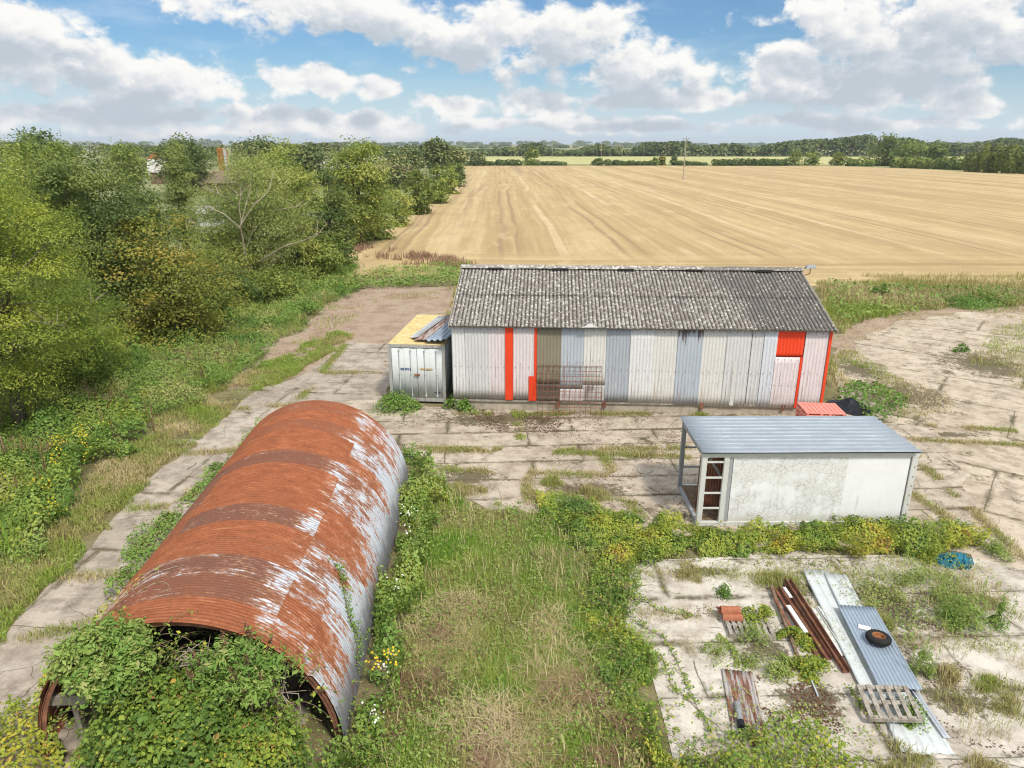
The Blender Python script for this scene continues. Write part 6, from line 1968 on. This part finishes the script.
def clods(name, px, per_m2, s, mat, z=0.0, thr=0.45):
    """dead leaves and clods lying about"""
    x, y = sample_poly(world_poly(px), per_m2, 0.15, 40000)
    k = fbm(x + 3, y + 8, 1.6, 4) > thr
    x, y = x[k], y[k]
    n = len(x)
    Nn = unit(np.stack([np.zeros(n), np.zeros(n), np.ones(n)], 1) + rng.normal(size=(n, 3)) * 0.35)
    leaves(name, np.stack([x, y, np.full(n, 0.03 + z)], 1), Nn, s * rng.uniform(0.5, 1.5, n), s * 0.8 * rng.uniform(0.5, 1.3, n), rng.uniform(0, 0.6, n), L['dead'])['kind'] = 'stuff'


clods('leaf_litter', [(765, 680), (800, 670), (860, 700), (850, 735), (790, 740), (760, 710)], 700, 0.045, None, thr=0.47)
clods('leaf_litter', [(440, 410), (560, 408), (560, 432), (470, 430)], 300, 0.055, None, thr=0.5)
clods('leaf_litter', [(680, 560), (960, 562), (960, 640), (700, 620)], 140, 0.04, None, thr=0.52)
clods('leaf_litter', [(880, 600), (1024, 660), (1024, 760), (880, 720)], 160, 0.04, None, thr=0.52)
clods('leaf_litter', [(560, 408), (845, 410), (690, 520), (530, 505)], 60, 0.05, None, thr=0.53)
clods('leaf_litter', [(520, 690), (630, 690), (650, 790), (480, 790)], 420, 0.055, None, thr=0.42)

cover('slab_weeds', [(850, 566), (985, 566), (1010, 600), (985, 640), (930, 640), (900, 650), (870, 615)], 260, 0.30, 0.05, 'weed', hmin=0.02, scale=1.6, tint0=0.85, tpatch=0.6, cap=16000, ragged=0.3)
cover('slab_weeds', [(660, 562), (900, 560), (880, 580), (800, 588), (700, 578)], 260, 0.16, 0.045, 'weed', hmin=0.02, scale=1.8, tint0=0.8, tpatch=0.6, cap=9000, ragged=0.3)
cover('slab_weeds', [(720, 690), (830, 720), (900, 740), (880, 770), (700, 770), (690, 740)], 200, 0.22, 0.045, 'weed', hmin=0.02, scale=1.8, tint0=0.7, tpatch=0.6, cap=6000, ragged=0.3)
grass('slab_grass', [(850, 566), (985, 566), (1010, 600), (985, 640), (930, 640), (900, 650), (870, 615)], 420, 0.3, 0.010, 0.72, 0.5, 0.5, cap=16000, mask=lambda x, y: fbm(x, y, 1.3, 3) > 0.5)
grass('slab_grass', [(920, 650), (1040, 660), (1060, 730), (960, 760), (900, 700)], 300, 0.22, 0.010, 0.72, 0.5, 0.5, cap=12000, mask=lambda x, y: fbm(x, y, 1.3, 3) > 0.54)


def flowers(name, px, n, hmin, hmax, s, t0, t1):
    poly = world_poly(px)
    x, y = sample_poly(poly, 200, 0.1, 100000)
    # in bunches
    k = rng.choice(len(x), max(1, n // 14))
    i = rng.choice(k, n)
    cx, cy = x[i] + rng.normal(0, 0.10, n), y[i] + rng.normal(0, 0.10, n)
    z = rng.uniform(hmin, hmax, n)
    Nn = unit(rng.normal(size=(n, 3)) * 0.5 + np.array((0, -0.4, 1)))
    leaves(name, np.stack([cx, cy, z], 1), Nn, s, s * 0.9, rng.uniform(t0, t1, n), L['flower'])['kind'] = 'stuff'


flowers('ragwort_flowers', [(10, 480), (60, 450), (110, 440), (95, 500), (40, 545)], 240, 0.45, 0.9, 0.055, 0.0, 0.45)
flowers('white_flower_heads', [(400, 520), (425, 520), (400, 660), (380, 760), (365, 760)], 70, 0.4, 0.8, 0.05, 0.75, 1.0)
flowers('ragwort_flowers', [(385, 650), (405, 650), (385, 720), (370, 720)], 30, 0.6, 0.95, 0.06, 0.0, 0.3)


# ------------------------------------------------------------------ single weed clumps
def weed(u, v, wpx, h, label, kind='grass', tint=0.5, n=None, name='weed_clump', leaf=0.07, spikes=0, mat=None):
    x, y = at(u, v)
    d = y * cos(PITCH) + H * sin(PITCH)
    w = wpx / FPX * d
    n = n or int(260 + w * 900)
    ns = max(3, int(w * 7))
    sr, sa = np.sqrt(rng.random(ns)) * w * 0.42, rng.uniform(0, 2 * pi, ns)
    sc_, ss = rng.uniform(0.3, 1.1, ns), rng.uniform(0.05, 0.17, ns) * w
    k = rng.integers(0, ns, n)
    px_ = sr[k] * np.cos(sa[k]) + rng.normal(0, 1, n) * ss[k]
    py_ = sr[k] * np.sin(sa[k]) * 0.8 + rng.normal(0, 1, n) * ss[k]
    r = np.minimum(np.hypot(px_, py_), w / 2)
    h0, h = h, h * sc_[k]
    if kind == 'grass':
        hh = h * (1.1 - (2 * r / w) ** 2 * 0.7) * rng.uniform(0.4, 1.1, n)
        V, T = blade_geo(px_, py_, np.full(n, 0.0), hh, 0.012 * rng.uniform(0.7, 1.4, n), np.abs(rng.normal(0.4, 0.25, n)))
        o = np_obj(name, V, T, L[mat or 'grass'], None, tint=np.repeat(np.clip(tint + rng.normal(0, 0.13, n), 0, 1), 5), loc=(x, y, 0))
    else:
        hh = h * (1.05 - (2 * r / w) ** 2 * 0.75) * rng.random(n) ** 0.5
        P = np.stack([px_, py_, hh], 1)
        Nn = unit(np.stack([px_ * 0.6, py_ * 0.6, np.full(n, 0.5)], 1) + rng.normal(size=(n, 3)) * 0.4)
        o = leaves(name, P, Nn, leaf * rng.uniform(0.6, 1.4, n), leaf * 0.5, tint + rng.normal(0, 0.15, n), L[mat or 'weed'], None, loc=(x, y, 0))
    if spikes:
        C, T0 = [], []
        for k in range(spikes):
            sx, sy = rng.normal(0, w * 0.22, 2)
            sh = h0 * rng.uniform(1.1, 1.9)
            m = 60
            z = rng.random(m) * sh
            C.append(np.stack([sx + rng.normal(0, 0.02, m) + z * 0.06, sy + rng.normal(0, 0.02, m), z], 1))
        C = np.concatenate(C)
        m = len(C)
        leaves('flower_spikes', C, unit(rng.normal(size=(m, 3)) + np.array((0, 0, 0.2))), 0.07, 0.014, tint + rng.normal(0, 0.1, m), L['weed'], o, bias=np.array((0, 0, 2.0)))
    tag(o, label, 'weed clump', 'weed clumps on the concrete')


weed(398, 408, 46, 0.75, 'leafy green weeds growing in front of the grey container doors', 'leaf', 0.45, 2600, leaf=0.10)
weed(457, 409, 30, 0.75, 'leafy weed at the left foot of the barn wall', 'leaf', 0.4, 1500, leaf=0.10)
weed(594, 496, 34, 0.42, 'straw coloured grass tuft in the yard left of the white container', 'grass', 0.62)
weed(552, 484, 28, 0.32, 'olive grass tuft in a yard joint, middle of the bare concrete', 'grass', 0.5)
weed(468, 490, 44, 0.28, 'spreading dry tuft where yard concrete meets the green grass', 'grass', 0.66)
weed(632, 452, 40, 0.16, 'flat mossy tuft in the yard joint behind the straw coloured one', 'grass', 0.4)
weed(719, 655, 36, 0.34, 'small bushy weed on the slab left of the rusty corrugated sheet top', 'leaf', 0.8, 700, leaf=0.05)
weed(768, 668, 50, 0.32, 'broad olive weed between the rusty sheet and the scrap beams', 'leaf', 0.78, 2200, leaf=0.05)
weed(753, 640, 30, 0.62, 'straggly weed growing through the slatted pallet', 'leaf', 0.75, 700, leaf=0.05)
weed(728, 594, 22, 0.35, 'dark little shrub alone on the pale slab near the bramble strip', 'leaf', 0.3, 420, leaf=0.06)
weed(690, 574, 40, 0.24, 'tuft of dry grass on the slab by the bramble strip', 'grass', 0.68)
weed(775, 583, 52, 0.34, 'olive and straw tuft above the scrap beams', 'grass', 0.52)
weed(868, 600, 70, 0.48, 'tall thin brownish weeds right of the top of the white sheets', 'leaf', 0.9, 1500, leaf=0.06)
weed(880, 625, 36, 0.36, 'small grassy weed beside the blue grey sheet', 'grass', 0.5)
weed(964, 622, 60, 0.52, 'large bright green weed clump with upright spikes on the right of the slab', 'leaf', 0.68, 2600, leaf=0.06, spikes=16)
weed(1000, 626, 24, 0.62, 'slim clump of upright green stalks beside the large spiky weed', 'leaf', 0.5, 600, leaf=0.06, spikes=6)
weed(922, 676, 34, 0.55, 'upright pale green grassy weed right of the blue grey sheet', 'leaf', 0.7, 500, leaf=0.06, spikes=10)
weed(948, 680, 36, 0.36, 'dry brownish tuft beside the upright pale weed', 'grass', 0.72)
weed(985, 684, 40, 0.24, 'low green tuft near the right edge of the slab', 'grass', 0.4)
weed(1012, 706, 46, 0.22, 'low dry tuft at the right edge, nearest the camera', 'grass', 0.66)
weed(905, 716, 46, 0.36, 'green weed growing up through the lower pallet', 'leaf', 0.55, 900, leaf=0.06)
weed(928, 590, 60, 0.44, 'mixed weeds between the blue netting and the large spiky clump', 'leaf', 0.8, 1800, leaf=0.06)
weed(938, 562, 40, 0.42, 'yellowish bramble tuft in front of the blue netting', 'leaf', 0.6, 1100, leaf=0.07, mat='bramble')
weed(992, 556, 40, 0.4, 'low mossy weed on the joint beyond the blue netting', 'leaf', 0.7, 900, leaf=0.06)
weed(760, 622, 44, 0.34, 'leafy bramble patch between the tiles and the scrap beams', 'leaf', 0.6, 1100, leaf=0.075, mat='bramble')
weed(815, 672, 48, 0.30, 'bright leafy bramble at the lower ends of the rusty beams', 'leaf', 0.62, 1900, leaf=0.075, mat='bramble')
weed(795, 640, 36, 0.34, 'leafy bramble over the middle of the rusty beams', 'leaf', 0.6, 900, leaf=0.075, mat='bramble')
weed(700, 415, 30, 0.2, 'moss and grass tuft at the barn foot behind the white container', 'grass', 0.5)
weed(880, 296, 22, 0.9, 'dark weed clump standing in the grass margin, nearer the barn', 'leaf', 0.2, 1400, leaf=0.14)
weed(975, 305, 60, 0.9, 'dark low weeds in the grass margin near the right edge', 'leaf', 0.3, 2600, leaf=0.14)
weed(962, 352, 16, 0.5, 'single dark weed at the edge of the worn grassy patch', 'leaf', 0.3, 500, leaf=0.1)
weed(905, 765, 70, 0.3, 'dry olive grass at the lower edge under the white sheets', 'grass', 0.6)
weed(980, 768, 60, 0.26, 'dry tuft at the lower right corner', 'grass', 0.7)


# ------------------------------------------------------------------ growth at the mouth of the hut
def shrub(name, u, v, z, w, h, label, mat, tint, n, leaf, asp=0.55, K=46, cat='shrub'):
    """a shrub whose crown centre shows at the pixel, at height z"""
    x, y = at(u, v, z)
    P, Nn, ct, cl, crs = crown_points(w, w * 0.8, z - h / 2, z + h / 2, K, w * 0.13, n, u % 17, 1.0, 0.1)
    t = empty(name, (x, y, 0), 0, label, cat)
    brown = np.where(rng.random(n) < 0.035, 0.6, 0.0)
    sz = np.exp(rng.normal(0, 0.38, n))
    leaves('foliage', P, Nn, leaf * sz, leaf * asp * sz * rng.uniform(0.8, 1.2, n), tint + brown + (ct - 0.5) * 0.45 + rng.normal(0, 0.085, n), L[mat], t, bias=np.array((0, 0, -0.3)))
    mb = MB()
    for k in range(7):
        e = cl[(k * 5) % len(cl)]
        s = np.array((random.uniform(-0.15, 0.15), random.uniform(-0.1, 0.2), 0))
        mb.tube([s, s * 0.5 + e * 0.5 + np.array((0, 0, 0.2)), e], [0.025, 0.018, 0.006], 6)
    mb.build('stems', M['stem'], t)
    return t, cl


shrub('elder_shrub', 108, 658, 2.35, 1.7, 1.35, 'bright green elder shrub over the left side of the hut mouth', 'weed', 0.6, 13000, 0.07, 0.45, 60)
tb, cl = shrub('buddleia_shrub', 238, 674, 2.08, 1.75, 1.15, 'straggly buddleia with reddish brown flower heads at the top of the hut mouth', 'weed', 0.5, 4600, 0.075, 0.3, 44)
fl = []
for c in cl[rng.random(len(cl)) < 0.7]:
    m = 46
    d = unit(c - np.array((0, 0, 1.2)) + rng.normal(0, 0.2, 3))
    s = rng.random(m)
    fl.append(c + d * (s[:, None] * 0.24 + 0.06) + rng.normal(0, 0.028, (m, 3)) * (1.2 - s[:, None]))
fl = np.concatenate(fl)
leaves('flower_heads', fl, sphere_dirs(len(fl)), 0.035, 0.028, rng.uniform(0.15, 0.75, len(fl)), L['dead'], tb)
shrub('bramble_bush', 178, 722, 1.3, 2.6, 1.7, 'large green bramble bush filling the middle of the hut mouth', 'bramble', 0.36, 17000, 0.062, 0.7, 80)
shrub('bramble_bush', 255, 742, 0.95, 1.8, 1.2, 'yellow green bramble bush at the right of the hut mouth', 'bramble', 0.47, 10000, 0.06, 0.7, 60)
shrub('bramble_bush', 118, 752, 0.75, 1.3, 1.0, 'low bramble bush under the bleached timber at the hut mouth', 'bramble', 0.42, 7000, 0.06, 0.7, 44)
cover('bramble_cover', [(70, 800), (110, 745), (300, 752), (335, 790), (340, 860), (60, 860)], 800, 0.9, 0.08, 'bramble', hmin=0.2, scale=0.9, tint0=0.36, tpatch=0.35, cap=30000)


def canes(name, label, starts, n, rad, mat, seed, cat='bramble canes', loc=(0, 0, 0)):
    rs = random.Random(seed)
    mb = MB()
    for s, e in starts:
        s, e = np.array(s, float), np.array(e, float)
        for k in range(n):
            j = lambda q: np.array((rs.uniform(-q, q), rs.uniform(-q, q), rs.uniform(-q, q)))
            m1 = s * 0.6 + e * 0.4 + j(0.25) + np.array((0, 0, 0.25))
            mb.tube([s + j(0.1), m1, e + j(0.3)], [rad, rad * 0.8, rad * 0.35], 5)
    o = mb.build(name, mat, None)
    tag(o, label, cat)
    return o


canes('dead_canes', 'tangle of dead pale bramble canes hanging in the hut mouth',
      [((*at(300, 740, 0.4), 0.4), (*at(270, 680, 1.6), 1.6)), ((*at(240, 730, 0.8), 0.8), (*at(285, 690, 1.5), 1.5)), ((*at(170, 690, 1.5), 1.5), (*at(225, 655, 2.2), 2.2)),
       ((*at(180, 660, 2.2), 2.2), (*at(215, 690, 1.6), 1.6))], 9, 0.011, M['dead_wood'], 4)


def hut_vine():
    """dry stems and yellow leaves trailing over the front left of the hut roof"""
    t = empty('trailing_bramble', hut_world(-1.6, 1.0, 0), 0, 'dry bramble stems with yellow leaves trailing over the left front of the hut roof', 'creeper')
    o = np.array(t.location)
    rs = random.Random(9)
    mb = MB()
    pts = []
    for k in range(15):
        a = R(rs.uniform(140, 160))
        y = rs.uniform(-0.05, 0.5)
        da = R(rs.uniform(-52, -12))
        dy = rs.uniform(0.4, 1.9)
        cv = rs.uniform(-0.7, 0.7)
        p = []
        for i in range(12):
            f = i / 11
            aa = a + da * f + R(10) * sin(f * 4 + k) * cv
            yy = y + dy * sin(f * pi * (0.5 + 0.35 * abs(cv)))
            p.append(np.array(hut_world((HUT_R + 0.035) * cos(aa), yy, 0.16 + (HUT_R + 0.035) * sin(aa) * 0.985)) - o)
        mb.tube(p, [0.011 - 0.0006 * i for i in range(12)], 5)
        pts += p[1:9]
    mb.build('stems', M['dead_wood'], t)
    P = np.array(pts)
    n = 900
    a = R(1) * rng.normal(152, 5, n)
    y = np.abs(rng.normal(0.7, 0.55, n))
    rr = HUT_R + rng.uniform(0.03, 0.16, n)
    C = np.array([hut_world(r_ * cos(q), yy, 0.16 + r_ * sin(q)) for r_, q, yy in zip(rr, a, y)]) - o
    C2 = P[rng.integers(0, len(P), 160)] + rng.normal(0, 0.05, (160, 3))
    C = np.concatenate([C, C2])
    n = len(C)
    leaves('leaves', C, unit(rng.normal(size=(n, 3)) * 0.5 + np.array((-0.5, -0.3, 0.7))), 0.075, 0.055, rng.normal(0.78, 0.15, n), L['bramble'], t)


hut_vine()


def flank_creeper():
    t = empty('creeper', hut_world(2.6, 2.0, 0), 0, 'thin green creeper climbing the zinc flank of the hut', 'creeper')
    o = np.array(t.location)
    C, st = [], []
    for i in range(26):
        f = i / 25
        a = R(8 + 34 * f)
        y = 1.5 + 1.4 * f + 0.12 * sin(f * 9)
        st.append(np.array(hut_world((HUT_R + 0.03) * cos(a), y, 0.16 + (HUT_R + 0.03) * sin(a) * 0.985)) - o)
    MB().tube(st, 0.008, 5).build('stem', M['stem'], t)
    st = np.array(st)
    n = 420
    C = st[rng.integers(0, 26, n)] + rng.normal(0, 0.06, (n, 3)) + np.array((0.03, 0, 0.0))
    leaves('leaves', C, unit(rng.normal(size=(n, 3)) * 0.5 + np.array((0.7, 0, 0.5))), 0.06, 0.04, rng.normal(0.45, 0.15, n), L['weed'], t)


flank_creeper()


def arching(name, px=None, n=60, length=0.8, h0=0.3, mat='bramble', tint=0.5, leaf=0.055, pts=None, kind='stuff', nl=16, out=None):
    """long bramble shoots arching out of the growth, leaves along them"""
    if pts is None:
        x, y = sample_poly(world_poly(px), 60, 0.1, 200000)
        i = rng.choice(len(x), min(n, len(x)), replace=False)
        S = np.stack([x[i], y[i], h0 * rng.uniform(0.5, 1.2, len(i))], 1)
    else:
        S = np.array(pts)
    mb = MB()
    C = []
    for s in S:
        a = rng.uniform(0, 2 * pi)
        d = np.array((cos(a), sin(a), 0))
        if out is not None:
            d = unit(d * 0.8 + (s - np.array(out)) * np.array((1, 1, 0)))
        l = length * rng.uniform(0.5, 1.3)
        up = rng.uniform(0.25, 0.9)
        q = [s + d * l * f + np.array((0, 0, l * (up * f - (up + 0.45) * f * f))) for f in np.linspace(0, 1, 7)]
        q = [np.array((p[0], p[1], max(p[2], 0.04))) for p in q]
        mb.tube(q, [0.006 - 0.0007 * k for k in range(7)], 4, False)
        q = np.array(q)
        k = rng.random(nl) * 5.99
        b = k.astype(int)
        C.append(q[b] + (q[b + 1] - q[b]) * (k - b)[:, None] + rng.normal(0, 0.035, (nl, 3)))
    o = mb.build(name, M['stem'], None)
    if kind: o['kind'] = kind
    C = np.concatenate(C)
    m = len(C)
    leaves('leaves', C, unit(rng.normal(size=(m, 3)) * 0.45 + np.array((0, -0.1, 1))), leaf * np.exp(rng.normal(0, 0.3, m)), leaf * 0.72 * np.exp(rng.normal(0, 0.25, m)), tint + rng.normal(0, 0.2, m), L[mat], o)
    return o


arching('bramble_canes', STRIP, 150, 0.8, 0.25, tint=0.5)
arching('bramble_canes', SIDE, 120, 0.8, 0.3, tint=0.5)
arching('bramble_canes', HUT_SIDE, 110, 0.8, 0.4, tint=0.42)
arching('bramble_canes', [(690, 752), (740, 742), (800, 735), (850, 750), (870, 800), (680, 800)], 50, 0.6, 0.2, tint=0.5)
mouth = []
for uu, vv, zz in ((120, 640, 2.4), (150, 640, 2.5), (170, 660, 2.2), (200, 665, 2.1), (230, 650, 2.3), (262, 668, 2.0), (290, 700, 1.5), (300, 730, 1.1), (200, 700, 1.6), (150, 700, 1.6), (90, 690, 1.7), (70, 720, 1.2), (240, 700, 1.6), (270, 720, 1.3), (180, 730, 1.3), (120, 730, 1.2)):
    for _ in range(7):
        X_, Y_ = at(uu, vv, zz)
        mouth.append((X_ + rng.normal(0, 0.22), Y_ + rng.normal(0, 0.18), zz + rng.normal(0, 0.18)))
tag(arching('bramble_canes', pts=mouth, length=0.85, tint=0.42, kind=None, nl=22), 'tangle of leafy bramble shoots hanging over the hut mouth', 'bramble canes')

# bramble runners creeping over the slab
def runners():
    t = empty('bramble_runners', (*at(690, 660), 0), 0, 'long leafy bramble runners creeping over the pale slab from the left', 'creeper')
    o = np.array((*at(690, 660), 0))
    mb = MB()
    C = []
    for path in ([(636, 625), (665, 640), (680, 670), (700, 715), (712, 735)], [(640, 600), (660, 612), (690, 618)], [(660, 655), (672, 690), (690, 700)], [(720, 640), (735, 655), (735, 668)], [(850, 690), (862, 712), (880, 726)]):
        p = [np.array((*at(u, v), 0.04)) - o for u, v in path]
        q = []
        for i in range(len(p) - 1):
            for k in range(6):
                q.append(p[i] + (p[i + 1] - p[i]) * k / 6 + rng.normal(0, 0.02, 3) * np.array((1, 1, 0.5)))
        q.append(p[-1])
        mb.tube(q, 0.006, 5)
        q = np.array(q)
        m = len(q) * 9
        C.append(q[rng.integers(0, len(q), m)] + rng.normal(0, 0.05, (m, 3)) * np.array((1, 1, 0.4)) + np.array((0, 0, 0.05)))
    mb.build('stems', M['stem'], t)
    C = np.concatenate(C)
    leaves('leaves', C, unit(rng.normal(size=(len(C), 3)) * 0.4 + np.array((0, 0, 1))), 0.06, 0.045, rng.normal(0.5, 0.15, len(C)), L['bramble'], t)


runners()


# ------------------------------------------------------------------ the air: thin even haze over the whole country
def build_haze():
    m = bpy.data.materials.new('thin haze')
    m.use_nodes = True
    t = m.node_tree
    for nd in list(t.nodes):
        if nd.type != 'OUTPUT_MATERIAL': t.nodes.remove(nd)
    v = t.nodes.new('ShaderNodeVolumePrincipled')
    v.inputs['Color'].default_value = (0.86, 0.92, 1.0, 1)
    v.inputs['Density'].default_value = 0.00014
    v.inputs['Anisotropy'].default_value = 0.2
    t.links.new(v.outputs[0], t.nodes['Material Output'].inputs['Volume'])
    o = MB().box(-6100, 6100, -6100, 6100, -1.0, 42.0).build('haze', m)
    o['kind'] = 'stuff'


build_haze()
